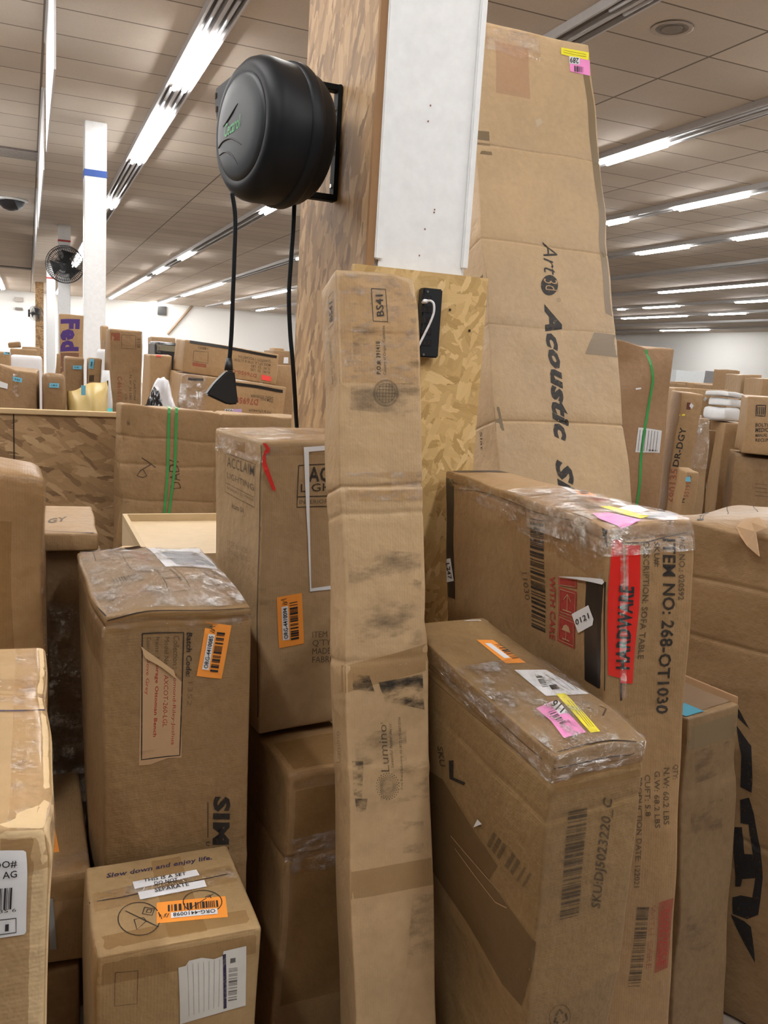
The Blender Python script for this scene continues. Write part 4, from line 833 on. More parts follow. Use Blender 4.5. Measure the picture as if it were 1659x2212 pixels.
f.text('top', '116', *z6(878, 1438, 812, 1398, 845, 1474), SOLIDINK, .02, parent=st, off=.0032); f.bars('top', *z6(845, 1532, 765, 1460, 880, 1520), 16, 33, SOLIDINK, off=.0026, parent=st)
f.quad('top', z6(272, 978, 420, 966, 200, 850, 55, 842), WHITE, 'shipping_label', .0012, 'white shipping label at the far end')
f.strokes('top', [z6(1060, 1430, 1100, 1445, 1085, 1480), z6(1000, 1440, 1030, 1450)], .003, INK2, 'pen_mark')
f.quad('top', [(.003, .003), (.177, .003), (.177, .30), (.003, .30)], WRAPTOP, 'plastic_film', .004, 'shiny wrinkled film', True); f.band([(0, .49, 1.0856), (0, 0, 1.0856), (.18, 0, 1.0856)], (0, 0, -.05), CLEAR, 'clear_tape', .002)
f.quad('front', z7(705, 1020, 1130, 950, 1150, 800, 705, 890), TAPEBR, 'brown_tape'); f.strokes('front', [z7(702, 884, 900, 850, 1080, 810, 1175, 772)], .0024, SEAM, 'flap_edge', .0012); f.strokes('top', [z7(715, 800, 860, 770, 1060, 735, 1120, 728)], .0022, SEAM, 'flap_edge', .0012)
f.bars('front', *z7(775, 1115, 712, 1668, 866, 1102), 64, 34, INK2); T(f, 'front', 'SKU:DJ5023220_C', z7(905, 1612, 985, 1065, 862, 1600), mat=INK2, bold=.024); T(f, 'front', 'A 2 0 2 2 0 7 1', z7(850, 1478, 878, 1270, 838, 1476), mat=INK3)
f.outline('front', circ(z7(708, 2158)[0], 22, 30), .0014, INK2); f.strokes('front', [z7(690, 2150, 705, 2115, 722, 2140), z7(735, 2140, 742, 2175, 720, 2185), z7(700, 2190, 680, 2180, 690, 2160)], .0045, INK2, 'recycling_symbol')
f.poly('left', z7(172, 878, 196, 872, 196, 962, 258, 978, 252, 994, 176, 972), INK, 'printed_letter'); T(f, 'left', 'SKU', z7(112, 815, 128, 915, 140, 812), mat=INK2, bold=.022)
f.poly('left', z7(60, 940, 140, 980, 300, 1230, 412, 1392, 365, 1462, 470, 1600, 610, 1782, 605, 1850, 530, 2100, 430, 1990, 250, 1700, 60, 1420), TAPEDK, 'dark_tape', .001, 'wide dark brown tape')
f.strokes('left', [z7(170, 1250, 300, 1390, 420, 1520), z7(190, 1310, 300, 1450, 400, 1570, 460, 1600)], .0016, KRAFT, 'tape_wrinkle', .0018)
f.poly('left', z7(298, 1205, 322, 1160, 344, 1182), WHITE, 'paper_scrap', .003); f.strokes('left', [z7(50, 400, 300, 570, 640, 830)], .003, TAPEDK, 'crease_line'); f.strokes('left', [z7(60, 470, 620, 900)], .002, TAPEDK, 'crease_line')
f.bars('left', *z7(400, 1215, 600, 1430, 360, 1290), 14, 35, INK3, 'printed_lines')

# --- narrow open carton right of it
P = (0, 0, .893)
na = Box('narrow_open_carton', 'narrow scuffed carton with a ragged open top, between the red-taped carton and wide lettered carton', (1.4791, 1.4589, 0.0095, 0.0544, -0.0395, -0.0665, 0.1662, 0.2000, 0.8930), cardboard('dusty', (.22, .142, .075), .5, 9), r=.006, amp=.003, seed=28,
         creases=[(2, P[2] - .06, .002, .004), (2, P[2] - .19, -.0014, .012, .2)], dents=[((.166, 0, P[2] - .14), .05, (-.006, .003, 0)), ((.166, .0, .3), .08, (-.004, 0, 0))])
f = na
f.poly('back', [(0, na.h - .01), (.112, na.h - .01), (.112, na.h + .012), (.08, na.h + .018), (.04, na.h + .012), (0, na.h + .02)], KRAFT, 'raised_flap', .0) if False else None
f.quad('top', [(.006, .02), (.160, .02), (.160, .19), (.006, .19)], plain('box_inside', (.16, .10, .055), .8), 'open_inside', .0012, None, True)
f.quad('top', [(.004, .01), (.06, .01), (.06, .07), (.004, .07)], plain('teal_print', (.06, .26, .36), .5), 'blue_packaging', .002, 'blue printed packaging inside', True)
MB().box((-.083, .096, na.h - .012), (.083, .100, na.h + .026)).build('raised_flap', KRAFT, na.ob, bevel=.001)
MB().box((.079, -.09, na.h - .012), (.083, .095, na.h + .016)).build('raised_flap', KRAFT, na.ob, bevel=.001)
for pts in ((1500, 1620, 1580, 1600, 1580, 1660, 1505, 1690), (1495, 1740, 1560, 1720, 1560, 1790, 1495, 1800), (1480, 1980, 1550, 1960, 1545, 2060, 1480, 2050)): f.quad('front', [(pts[6], pts[7]), (pts[4], pts[5]), (pts[2], pts[3]), (pts[0], pts[1])], SCUFF2, 'scuff_mark')
f.quad('front', [(.0, na.h - .075), (.166, na.h - .075), (.166, na.h - .02), (0, na.h - .02)], TAPEGR, 'brown_tape', .0008, None, True)

# --- wide lettered carton at the right edge
k = 1.10
br_ = Box('wide_lettered_carton', 'wide bulging carton at the right edge with huge black letters', (1.7144 * k + .026, 1.5420 * k - .058, 0, -1.1658, 0, 0, 0.3865 * k + .12, 0.5000 * k, 1.645 - .34 * k), cardboard('right', (.29, .18, .092), .25, 10), r=.007, amp=.005, seed=31,
          bulge={'top': .035, 'front': .008}, creases=[(2, 1.13, .003, .006), (2, .98, .003, .006), (2, .5, .003, .006)], dents=[((.18, 0, 1.22), .05, (0, .01, -.012))])
f = br_
BIG = fixed_print('big_black', (.012, .011, .012), .97)
for pts in ((487, 825, 560, 880, 605, 935, 655, 1015, 600, 965, 530, 890), (598, 995, 658, 1075, 655, 1215, 650, 1262, 605, 1235, 618, 1110)): f.poly('front', z8(*pts), BIG, 'printed_letter', .0012)
f.poly('front', z8(602, 1290, 640, 1282, 660, 1350, 680, 1480, 692, 1600, 690, 1700, 684, 1762, 640, 1782, 580, 1762, 570, 1690, 605, 1680, 655, 1690, 660, 1600, 605, 1605, 600, 1640, 577, 1640, 575, 1500, 582, 1400, 612, 1400, 618, 1500, 650, 1500, 638, 1390, 606, 1385), BIG, 'printed_letter', .0012)
f.poly('front', z8(572, 1765, 628, 1790, 655, 1812, 672, 1962, 628, 1885), BIG, 'printed_letter', .0012)
T(f, 'top', 'FLAT', [(1512, 1132), (1516, 1092), (1526, 1132)], mat=INK); f.outline('top', [(1566, 1118), (1570, 1095), (1630, 1090), (1628, 1118)], .003, INK2); f.poly('top', [(1440, 1112), (1500, 1090), (1492, 1112)], ORANGE, 'orange_print', .002, 'orange printed corner')
fv = [on(px, py, y=yv) for px, py, yv in ((1590, 1138, 1.62), (1606, 1122, 1.64), (1640, 1118, 1.58), (1655, 1140, 1.50), (1632, 1150, 1.54), (1640, 1202, 1.50), (1614, 1180, 1.55), (1600, 1160, 1.58))]
Mi = np.array(f.ob.matrix_world.inverted()); lv = [(Mi @ np.array([*p, 1]))[:3] for p in fv]
lv = lv + [p + np.array([0, .003, .001]) for p in lv]; n = 8
o = link('torn_flap', mesh('torn_flap', lv, [tuple(range(n)), tuple(range(n, 2 * n))[::-1]] + [((i + 1) % n, i, n + i, n + (i + 1) % n) for i in range(n)]), KRAFT, f.ob); o['label'] = 'torn kraft flap hanging over the edge'

# --- tall leaning carton
ta = Box('tall_leaning_carton', 'tallest wide carton leaning back at right, printed with a vertical name', (1.7000, 2.1850, -0.0020, -0.0330, -0.3205, -0.0034, 0.5200, 0.3000, 2.9798), cardboard('smooth', (.58, .43, .285), .12, 11), r=.006, amp=.003, seed=34,
         creases=[(2, 2.50, .0025, .004), (2, 2.14, .0025, .004), (2, 1.50, .004, .004), (2, 1.07, .0035, .004), (2, 1.84, .0012, .004)], dents=[((.25, 0, 2.55), .05, (0, .005, 0)), ((.52, .0, 2.2), .06, (-.006, 0, 0)), ((.0, 0, 2.0), .1, (.004, 0, 0))])
f = ta
T(f, 'front', 'Art', y7(533, 392, 548, 612, 632, 395), mat=INK, shear=.35, bold=-.004)
el = f.poly('front', circ(y7(587, 681)[0], 18, 21.5), INK, 'round_emblem', .001, 'black oval emblem'); f.text('front', '3d', *y7(545, 640, 565, 730, 632, 632), KRAFT, -.005, .3, parent=el, off=.002)
f.outline('front', circ(y7(648, 780)[0], 4, 4, 16), .0012, INK2); T(f, 'front', 'R', y7(643, 775, 644, 786, 653, 775), mat=INK2)
T(f, 'front', 'Acoustic', y7(562, 806, 634, 1752, 668, 818), mat=INK, bold=.05, shear=.3); T(f, 'front', 'Slat', y7(645, 1880, 680, 2330, 752, 1888), mat=INK, bold=.05, shear=.3)
for q in (y5(70, 770, 152, 785, 147, 712, 70, 703), y5(70, 830, 162, 842, 153, 788, 70, 773)): f.quad('front', q, TAPEGR, 'brown_tape')
f.quad('front', y7(843, 1150, 1058, 1178, 1052, 1060, 872, 1052), TAPEGR, 'brown_tape'); f.quad('front', y7(875, 1050, 1050, 1060, 1043, 1022, 890, 1002), TAPEGR, 'brown_tape'); f.quad('front', y7(222, 1680, 285, 1675, 250, 1510, 212, 1505), TAPEGR, 'brown_tape')
f.poly('front', y5(655, 402, 690, 410, 752, 1000, 800, 1600, 815, 1722, 778, 1704, 735, 1200), TAPEGR, 'brown_tape', .001, 'brown tape down the right edge')
f.quad('front', y5(178, 495, 370, 535, 358, 258, 180, 220), tint('pink_patch', (.58, .27, .17), .24, .5), 'faded_label')
st = f.quad('front', y5(533, 290, 684, 328, 686, 286, 533, 252), YELLOW, 'yellow_label', .002, 'yellow label')
for i in range(2): f.strokes('front', [y5(545, 268 + 12 * i, 670, 298 + 12 * i)], .002, INK2, 'printed_lines', .003, None, st)
st = f.quad('front', y5(582, 385, 694, 413, 690, 330, 578, 302), PINK, 'pink_label', .0016, 'pink label'); f.quad('front', y5(578, 342, 635, 350, 637, 312, 578, 302), WHITE, 'number_strip', .0024, None, False, st); f.text('front', '289', *y5(630, 316, 582, 308, 628, 346), SOLIDINK, .02, parent=st, off=.0034); f.bars('front', *y5(605, 388, 655, 395, 605, 356), 14, 41, SOLIDINK, off=.0034, parent=st)
f.band([(0, .3, 2.98), (0, 0, 2.98), (.3, 0, 2.98)], (0, 0, -.11), CLEAR, 'clear_tape'); f.poly('front', y5(390, 650, 420, 640, 430, 665, 398, 690), tint('peeled', (.60, .48, .33), .8, .8), 'peeled_patch')
f.ring(1.88, 1.98, TAPEGR, name='brown_tape') if False else f.quad('left', [(0, 1.9), (.3, 1.9), (.3, 2.02), (0, 2.02)], TAPEDK, 'brown_tape', .0008, None, True)
T(f, 'left', 'Slat', y7(112, 1690, 118, 1820, 128, 1690), mat=INK)


# ------------------------------------------------------------------ behind, on the left: bin, cartons on it
BGM = [cardboard('bg_a', (.34, .215, .118), .25, 21), cardboard('bg_b', (.40, .26, .145), .2, 22), cardboard('bg_c', (.29, .18, .095), .3, 23), cardboard('bg_d', (.42, .285, .175), .2, 24)]
def bg(name, label, l, r, Y, d, zb, m=0, yaw=0.0, roll=0.0, lean=0.0, seed=1, group=None, cat='box', dz=0, **k):
    """l, r: top front corners seen in the photo, standing at distance Y"""
    a = on(*l, y=Y); e = wray(*r); c_, s_ = math.cos(yaw), math.sin(yaw)
    t = (a[0] * s_ - a[1] * c_) / (e[0] * s_ - e[1] * c_); b = CP + e * t          # where the sight line meets the front face
    wd = math.hypot(b[0] - a[0], b[1] - a[1]); zt = (a[2] + b[2]) / 2 + dz
    return Box(name, label, ((a[0] + b[0]) / 2 - s_ * d / 2, (a[1] + b[1]) / 2 + c_ * d / 2, zb, yaw, lean, roll, wd, d, zt - zb), BGM[m] if isinstance(m, int) else m, cat, group, r=k.pop('rad', .008), amp=k.pop('amp', .004), seed=seed, res=.06, **k)
OSBP = osb('bin', (.085, .026), 'y', 0, .45, .95)
bn = MB().box((-1.6, 3.20, 0), (1.05, 3.22, 1.385)).build('chipboard_bin', OSBP); tag(bn, 'waist-high chipboard bin wall on the left, holding loose cartons', 'bin')
MB().box((-1.6, 3.19, 1.385), (1.05, 3.235, 1.402)).build('top_rail', plain('pine', (.58, .42, .23), .7), bn, bevel=.002)
MB().box((-1.6, 3.222, .98), (1.9, 6.4, 1.0)).build('deck', OSBP, bn); MB().box((-1.6, 6.38, 0), (1.9, 6.4, .98)).build('back_board', OSBP, bn)
MB().box((on(30, 950, y=3.2)[0] - .002, 3.198, .0), (on(30, 950, y=3.2)[0] + .002, 3.2, 1.385)).build('panel_joint', SEAM, bn)
DK = 1.008
b = bg('open_carton', 'large carton with blue label at the far left behind the bin wall', (-20, 782), (84, 812), 3.5, .30, DK, 0, seed=41, corners={'flt': (0, 0, .03)}, dents=[((.1, 0, .5), .08, (0, .01, -.02))]); blue_label(b, 'front', *c5(143, 1350, 250, 1352, 143, 1300), 3)
b.quad('front', c5(0, 1470, 85, 1470, 88, 1405, 0, 1400), WHITE, 'shipping_label', .003); b.quad('front', c5(140, 1540, 215, 1540, 215, 1230, 145, 1230), CLEAR, 'clear_tape', .002)
b = bg('wrapped_carton', 'brown tape-wrapped carton with blue label, between large carton and yellow bag', (92, 806), (141, 812), 3.43, .22, DK, 2, seed=42, rad=.02, bulge={'front': .01}); blue_label(b, 'front', *c5(546, 1452, 655, 1455, 550, 1402), 4); b.ring(.10, .27, TAPEDK, name='brown_tape')
# yellow padded bag
ybm = plain('yellow_plastic', (.60, .45, .17), .35)
a, c = on(146, 846, y=3.42), on(238, 822, y=3.42); wb = c[0] - a[0]
def pillow(name, label, cx, cy, zb, w, d, h, mat, seed, lum=.02, cat='bag', fold=0.0):
    rg = np.random.RandomState(seed); k = rg.uniform(-1, 1, (6, 2)) * 14; ph = rg.uniform(0, 6, 6); V, Fc = [], []; n = 26; m = 18
    for s in (-1, 1):
        i0 = len(V)
        for j in range(m + 1):
            for i in range(n + 1):
                u, v = i / n, j / m; t = (4 * u * (1 - u)) ** .45 * (4 * v * (1 - v)) ** .45
                w_ = sum(math.sin(k[q, 0] * u + k[q, 1] * v + ph[q]) for q in range(6)) / 6
                V.append((cx + (u - .5) * w * (1 - .06 * math.sin(math.pi * v)), cy + s * (d / 2 * t + lum * w_ * (t > .01)), zb + v * h * (1 + .10 * (u - .5) * 2 * fold) + lum * .6 * math.sin(9 * u + seed) * v))
        for j in range(m):
            for i in range(n):
                q = (i0 + j * (n + 1) + i, i0 + j * (n + 1) + i + 1, i0 + (j + 1) * (n + 1) + i + 1, i0 + (j + 1) * (n + 1) + i); Fc.append(q if s < 0 else q[::-1])
    return tag(link(name, mesh(name, V, Fc), mat, None, True), label, cat)
def blob(name, label, cx, cy, zb, w, d, h, mat, seed, cat='bag'):
    '''crumpled bag: a ball with sharp folds, flat where it rests'''
    rg = np.random.RandomState(seed); ax_ = rg.normal(size=(14, 3)); ph = rg.uniform(0, 6, 14); bm = bmesh.new(); bmesh.ops.create_icosphere(bm, subdivisions=4, radius=1)
    V = np.array([v.co[:] for v in bm.verts]); Fc = [tuple(v.index for v in f.verts) for f in bm.faces]; bm.free()
    k = sum(np.abs(np.sin(V @ a * 3.2 + f)) for a, f in zip(ax_, ph)) / 14; V = V * (.72 + .55 * (k - .4))[:, None]; V[:, 2] = np.maximum(V[:, 2], -.5)
    V = (V - V.min(0)) / (V.max(0) - V.min(0)); V = V * [w, d, h] + [cx - w / 2, cy - d / 2, zb]
    return tag(link(name, mesh(name, V, Fc), mat, None, True), label, cat)
yb = pillow('padded_bag', 'crumpled yellow plastic bag with a blue label behind the bin wall', (a[0] + c[0]) / 2, 3.50, DK, wb, .18, (a[2] + c[2]) / 2 - DK, ybm, 3, .010, fold=.55)
q = on(180, 843, y=3.395); m = MB().box(q + [-.008, -.004, -.018], q + [.008, -.002, .018]).build('tracking_label', BLUE, yb); m['label'] = 'pale blue tracking label'
b = bg('plain_carton', 'brown carton with blue label in front of the purple-lettered carton', (141, 771), (183, 769), 4.2, .2, DK, 2, seed=43, rad=.014); blue_label(b, 'front', *c5(820, 1232, 922, 1236, 822, 1186), 5)
b = bg('slim_carton', 'slim carton with upright blue label beside the blue banded column', (187, 768), (215, 774), 4.15, .14, DK, 1, seed=44, roll=.02); blue_label(b, 'front', *c5(1050, 1215, 1060, 1110, 1000, 1210), 6)
b.quad('front', c5(1005, 1360, 1060, 1360, 1060, 1285, 1005, 1285), INK2, 'printed_block', .002)
fx = bg('lettered_carton', 'upright carton with large purple letters leaning by the blue banded column', (129, 678), (181, 682), 9.6, .25, .872, 1, seed=45, roll=.0)
PUR = fixed_print('purple', (.055, .02, .16), .95)
fx.text('front', 'Fed', *c5(698, 672, 690, 1035, 895, 672), PUR, .06); fx.text('front', 'Ex', *c5(690, 1050, 680, 1290, 890, 1052), fixed_print('brownish', (.20, .09, .05), .8), .06)
bg('support_carton', 'large carton under the purple-lettered carton', (100, 800), (240, 800), 9.5, .8, 0, 2, seed=46, dz=.861 - (on(100, 800, y=9.5)[2] + on(240, 800, y=9.5)[2]) / 2)
# white foam roll and bottle
rollw = plain('foam_white', (.68, .69, .70), .6)
q = on(231, 755, y=4.55); o = MB().lathe([(0, .045), (.01, .052), (q[2] - DK - .02, .052), (q[2] - DK, .04)], lambda p: np.array([q[0] + p[0], 4.55 + p[2], DK + p[1]]), 24).build('foam_roll', rollw, None, True); tag(o, 'white foam roll standing right of the blue banded column', 'roll')
q = on(229, 800, y=3.85); hb = q[2] - DK; o = MB().lathe([(0, .024), (.005, .028), (hb * .75, .028), (hb * .88, .02), (hb, .014)], lambda p: np.array([q[0] + p[0], 3.85 + p[2], DK + p[1]]), 20).build('bottle', rollw, None, True); tag(o, 'white bottle with teal label in front of the foam roll', 'bottle')
MB().lathe([(hb * .45, .0285), (hb * .7, .0285)], lambda p: np.array([q[0] + p[0], 3.85 + p[2], DK + p[1]]), 20).build('bottle_label', plain('teal_label', (.05, .42, .42), .5), o, True)
b = bg('tall_carton', 'upright carton with a dark tape stripe, left of the two stacked long cartons', (240, 712), (306, 715), 4.0, .22, DK, 0, seed=47, yaw=.05)
f = b; f.quad('front', c5(1585, 1600, 1622, 1600, 1615, 800, 1588, 800), BLACKTAPE, 'black_tape_band', .002, 'dark tape stripe'); f.outline('front', c5(1368, 855, 1515, 860, 1510, 1020, 1362, 1010), .002, INK2); f.bars('front', *c5(1525, 1000, 1530, 880, 1560, 1000), 16, 61, INK2)
f.text('front', 'C-661610', *c5(1315, 1310, 1315, 1570, 1365, 1312), RED2, .03); f.quad('front', c5(1250, 920, 1350, 925, 1350, 830, 1255, 830), RED2, 'printed_block')
for i in range(3): f.text('front', ('DESC: TABLE', 'N.W: 31 LBS', 'CARTON')[i], *c5(1395 + 48 * i, (1500, 1290, 1340)[i], 1395 + 48 * i, 1570, 1420 + 48 * i, (1500, 1290, 1340)[i]), INK2)
b = bg('plain_carton', 'plain carton with a small red tag behind the white plastic bag', (324, 766), (373, 768), 4.9, .3, DK, 1, seed=48); b.quad('front', c6(445, 490, 490, 490, 490, 478, 445, 478), plain('red_tag', (.70, .06, .05), .5), 'red_tag', .004)
bg('high_carton', 'pale carton peeking over the black wrapped package', (330, 729), (380, 731), 6.0, .3, DK, 3, seed=49)
b = bg('wrapped_package', 'black wrapped package with green-grey bands behind the long cartons', (335, 738), (386, 740), 5.3, .3, DK, plain('black_wrap', (.02, .021, .024), .2), seed=50, rad=.02)
b.quad('front', c6(440, 440, 625, 455, 625, 405, 445, 395), plain('olive_band', (.18, .16, .10), .5), 'olive_band', .002); b.quad('front', c6(430, 460, 470, 465, 490, 360, 440, 360), WRAP, 'plastic_film', .004)
a, c = on(326, 860, y=4.35), on(378, 825, y=4.35)
blob('plastic_bag', 'crumpled white plastic bag between the tall striped carton and long cartons', (a[0] + c[0]) / 2, 4.4, DK, c[0] - a[0] + .06, .22, c[2] - DK + .02 - .0, plain('bag_white', (.66, .67, .71), .25), 5)
a, c = on(322, 848, y=3.85), on(300, 858, y=3.85)
blob('black_bag', 'small crumpled black plastic bag behind the strapped flat carton', a[0] + .02, 3.80, DK, .11, .12, a[2] - DK + .03, plain('bag_black', (.012, .012, .014), .18), 8)
a = on(345, 866, y=3.6); blob('black_strap_heap', 'heap of black strapping on the rim of the strapped flat carton', a[0] - .02, 3.62, DK, .26, .08, a[2] - DK - .012, plain('bag_black', (.012, .012, .014), .18), 11, 'strapping')
def longbox(label, l, r, Y, d, h, m, seed, zlift, roll, endw, rows, num, numq, tapeq, red=True):
    a, b = on(*l, y=Y), on(*r, y=Y); L = math.hypot(b[0] - a[0], b[2] - a[2])
    zc = (a[2] + b[2]) / 2
    P = ((a[0] + b[0]) / 2 - math.sin(roll) * 0, Y + d / 2, zc - h, -.0, 0, roll, L, d, h)
    return Box('long_carton', label, P, BGM[m], 'box', None, r=.008, amp=.003, seed=seed, res=.06)
lo1 = longbox('upper of two long cartons, upside-down print, red sticker at its right end', (396, 727), (597, 768), 4.6, .34, .168, 1, 51, 0, .088, 0, 0, 0, 0, 0)
f = lo1
f.quad('front', c6(720, 375, 1422, 498, 1424, 478, 722, 352), BLACKTAPE, 'black_tape_band', .002, 'dark tape stripe'); f.outline('front', c6(755, 440, 870, 450, 868, 540, 750, 520), .0025, INK2); f.bars('front', *c6(790, 425, 870, 435, 792, 405), 20, 62, INK2); f.quad('front', c6(745, 560, 855, 575, 855, 545, 745, 530), RED2, 'printed_block')
for i, (s, x0, x1) in enumerate((('QUANTITY: 1 PC/CARTON', 1375, 1110), ('MEAS: 37"L X 19"W X 11.75"H', 1370, 1080), ('G.W:  52  LBS', 1365, 1210), ('N.W:  50  LBS', 1362, 1205))):
    y0 = 515 + 30 * i; f.text('front', s, *c6(x0, y0, x1, y0 - 40 * (x0 - x1) / 270, x0, y0 + 22), INK2, .02)
f.text('front', 'D76950-C', *c6(1255, 632, 1060, 590, 1253, 662), RED2, .04)
f.quad('front', c6(1292, 675, 1370, 690, 1372, 650, 1295, 632), plain('red_sticker', (.85, .07, .06), .5), 'red_sticker', .003, 'bright red sticker')
lo2 = longbox('lower of two long cartons, red upside-down number and lilac sticker', (384, 800), (610, 840), 4.5, .36, .245, 1, 52, 0, .088, 0, 0, 0, 0, 0)
f = lo2
f.quad('front', c6(1080, 725, 1470, 790, 1470, 765, 1082, 700), BLACKTAPE, 'black_tape_band', .002, 'dark tape stripe'); f.quad('front', c6(700, 678, 828, 692, 828, 670, 700, 655), BLACKTAPE, 'black_tape_band', .002)
f.text('front', 'D76950', *c6(1268, 848, 1085, 818, 1264, 898), RED2, .05)
for i, (s, x0, y0, x1) in enumerate((('DESC: CORNER', 1390, 825, 1205), ('ITEM NO', 1390, 850, 1290), ('PO # LPI344609', 1375, 940, 1190))): f.text('front', s, *c6(x0, y0, x1, y0 - 22, x0, y0 + 22), INK2, .02)
st = f.quad('front', c6(995, 945, 1060, 945, 1060, 915, 995, 915), WHITE, 'number_strip', .003); f.quad('front', c6(1060, 950, 1130, 950, 1132, 915, 1060, 915), plain('lilac', (.50, .36, .62), .5), 'lilac_sticker', .003); f.text('front', '038', *c6(1055, 920, 1000, 918, 1055, 944), SOLIDINK, .02, parent=st, off=.005)
f.quad('front', c6(590, 900, 840, 930, 850, 620, 610, 600), WRAP, 'plastic_film', .004)
MB().box((lo2.o[0] - .30, 4.55, DK), (lo2.o[0] + .34, 4.8, lo2.o[2] - .04)).build('timber_block', OSBP, bn)
lf = bg('lower_far_carton', 'brown carton behind the supply cord, right end of the long cartons', (594, 789), (650, 792), 5.1, .3, DK, 0, seed=54, dz=0)
LF = DK
b = bg('far_carton', 'small carton with white label at the right end of the long cartons', (592, 757), (634, 760), 5.45, .25, LF, 2, seed=53); b.quad('front', c6(1480, 550, 1520, 550, 1520, 500, 1485, 500), WHITE, 'shipping_label', .004)
bg('top_far_carton', 'little carton on top at the right, just left of the chipboard strip', (592, 750), (612, 752), 5.95, .12, DK, 1, seed=55)
# far left pile
b = bg('foam_sheets', 'pile of white foam sheets left of the distant columns', (20, 764), (92, 775), 5.2, .5, DK, plain('foam_sheet', (.72, .72, .74), .5), seed=56, cat='foam', rad=.02)
b = bg('taped_small_carton', 'small carton with blue label at the left edge behind the white foam', (-10, 761), (20, 762), 4.4, .25, DK, 1, seed=57); blue_label(b, 'front', *c5(30, 1075, 108, 1078, 32, 1040), 8)
bg('middle_carton', 'plain carton above the white foam sheets', (20, 755), (80, 755), 5.9, .4, DK, 1, seed=58)
bg('tilted_carton', 'little carton tilted on the pile above the foam sheets', (17, 742), (44, 738), 5.95, .12, on(17, 755, y=5.95)[2] + .01, 2, seed=59, roll=-.12)
bg('far_long_carton', 'long low carton far behind at the foot of the chipboard column', (48, 749), (86, 752), 8.5, .5, 0, 3, seed=60)
bg('leaning_board_carton', 'narrow carton leaning between the distant white columns', (104, 762), (113, 764), 9.0, .1, 0, 0, seed=61, roll=.05)
bg('tall_far_carton', 'tall far carton just right of the blue banded column', (222, 703), (235, 705), 9.0, .3, 0, 1, seed=62)
bg('far_wall_carton', 'far carton stack showing over the tall striped carton', (226, 736), (242, 738), 8.0, .3, 0, 2, seed=63)

# large flat carton with two green straps
a, c = on(232, 873, y=2.95), on(650, 903, y=2.95)
gf = Box('strapped_flat_carton', 'large flat carton on edge with two green straps, behind the pale lighting carton', ((a[0] + c[0]) / 2, 3.02, 0, 0, -.015, .03, c[0] - a[0], .13, (a[2] + c[2]) / 2), cardboard('flat', (.37, .235, .125), .35, 13), r=.008, amp=.005, seed=66, bulge={'front': .006},
         creases=[(0, on(452, 950, y=2.95)[0] - a[0], .005, .005), (2, 1.33, .002, .005), (2, 1.24, .002, .006), (2, 1.12, .0015, .005)], dents=[((.0, 0, 1.3), .05, (.012, .004, 0)), ((.0, 0, 1.1), .05, (.01, .004, 0))])
f = gf
for xs in ((371, 362, 352), (387, 378, 362)):
    f.strokes('front', [[(xs[0], 877), (xs[1], 1000), (xs[2], 1135), (xs[2] - 12, 1300)]], .009, GREEN, 'green_strap', .003, 'green plastic strap')
f.band([(f.uv('front', 371, 880)[0], 0, f.h), (f.uv('front', 371, 880)[0], .13, f.h)], (.009, 0, 0), GREEN, 'green_strap', .002); f.band([(f.uv('front', 387, 880)[0], 0, f.h), (f.uv('front', 387, 880)[0], .13, f.h)], (.009, 0, 0), GREEN, 'green_strap', .002)
f.text('front', 'DAD?', *z2(905, 490, 890, 345, 850, 490), INK2, -.006); f.strokes('front', [z2(700, 340, 770, 388), z2(745, 375, 690, 405, 672, 430, 700, 438, 722, 430, 705, 400)], .004, INK2, 'pen_mark')
NB = plain('blue_marker', (.02, .05, .22), .5)
for p in ((243, 974), (236, 1112)): f.poly('front', [(p[0] - 5, p[1] + 6), (p[0] + 5, p[1] + 8), (p[0] + 6, p[1] - 5), (p[0] - 4, p[1] - 8)], NB, 'blue_corner_protector', .004)
f.quad('front', [(240, 1180), (265, 1180), (275, 1080), (245, 1080)], SCUFF2, 'scuff_mark'); f.quad('front', [(255, 920), (280, 920), (280, 880), (255, 880)], SCUFF2, 'scuff_mark')

# pale wood cabinet with a rim
x0, x1 = .246, .56; zt = 1.163
cw_ = MB().box((x0, 2.06, 0), (x1, 2.50, zt - .02)).build('wooden_cabinet', plain('pale_maple', (.62, .48, .30), .45)); tag(cw_, 'pale wooden cabinet with a raised rim, behind the shiny wrapped carton', 'cabinet')
wd = plain('maple_rim', (.55, .42, .25), .5)
MB().box((x0, 2.06, zt - .02), (x0 + .012, 2.50, zt)).build('rim', wd, cw_); MB().box((x0 + .012, 2.488, zt - .02), (x1, 2.50, zt)).build('rim', wd, cw_)

# flat carton on a taped carton, rounded carton, labelled carton and those below
a = on(165, 1195, y=2.0)
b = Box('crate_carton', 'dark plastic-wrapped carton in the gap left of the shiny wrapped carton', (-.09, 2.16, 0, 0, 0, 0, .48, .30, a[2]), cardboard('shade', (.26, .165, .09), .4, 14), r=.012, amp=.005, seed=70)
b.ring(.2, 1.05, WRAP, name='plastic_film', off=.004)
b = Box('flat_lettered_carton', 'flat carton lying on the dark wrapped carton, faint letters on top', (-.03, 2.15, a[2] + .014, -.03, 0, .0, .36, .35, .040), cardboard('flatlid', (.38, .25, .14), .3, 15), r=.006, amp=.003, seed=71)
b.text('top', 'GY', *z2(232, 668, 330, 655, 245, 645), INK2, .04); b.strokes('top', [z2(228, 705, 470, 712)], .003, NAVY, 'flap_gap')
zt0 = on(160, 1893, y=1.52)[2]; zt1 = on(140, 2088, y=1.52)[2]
b = Box('lower_brown_carton', 'brown carton at the bottom of the stack left of the small carton', (-.10, 1.73, 0, 0, 0, 0, .36, .42, zt1), cardboard('shade2', (.24, .145, .07), .3, 16), r=.008, amp=.003, seed=72)
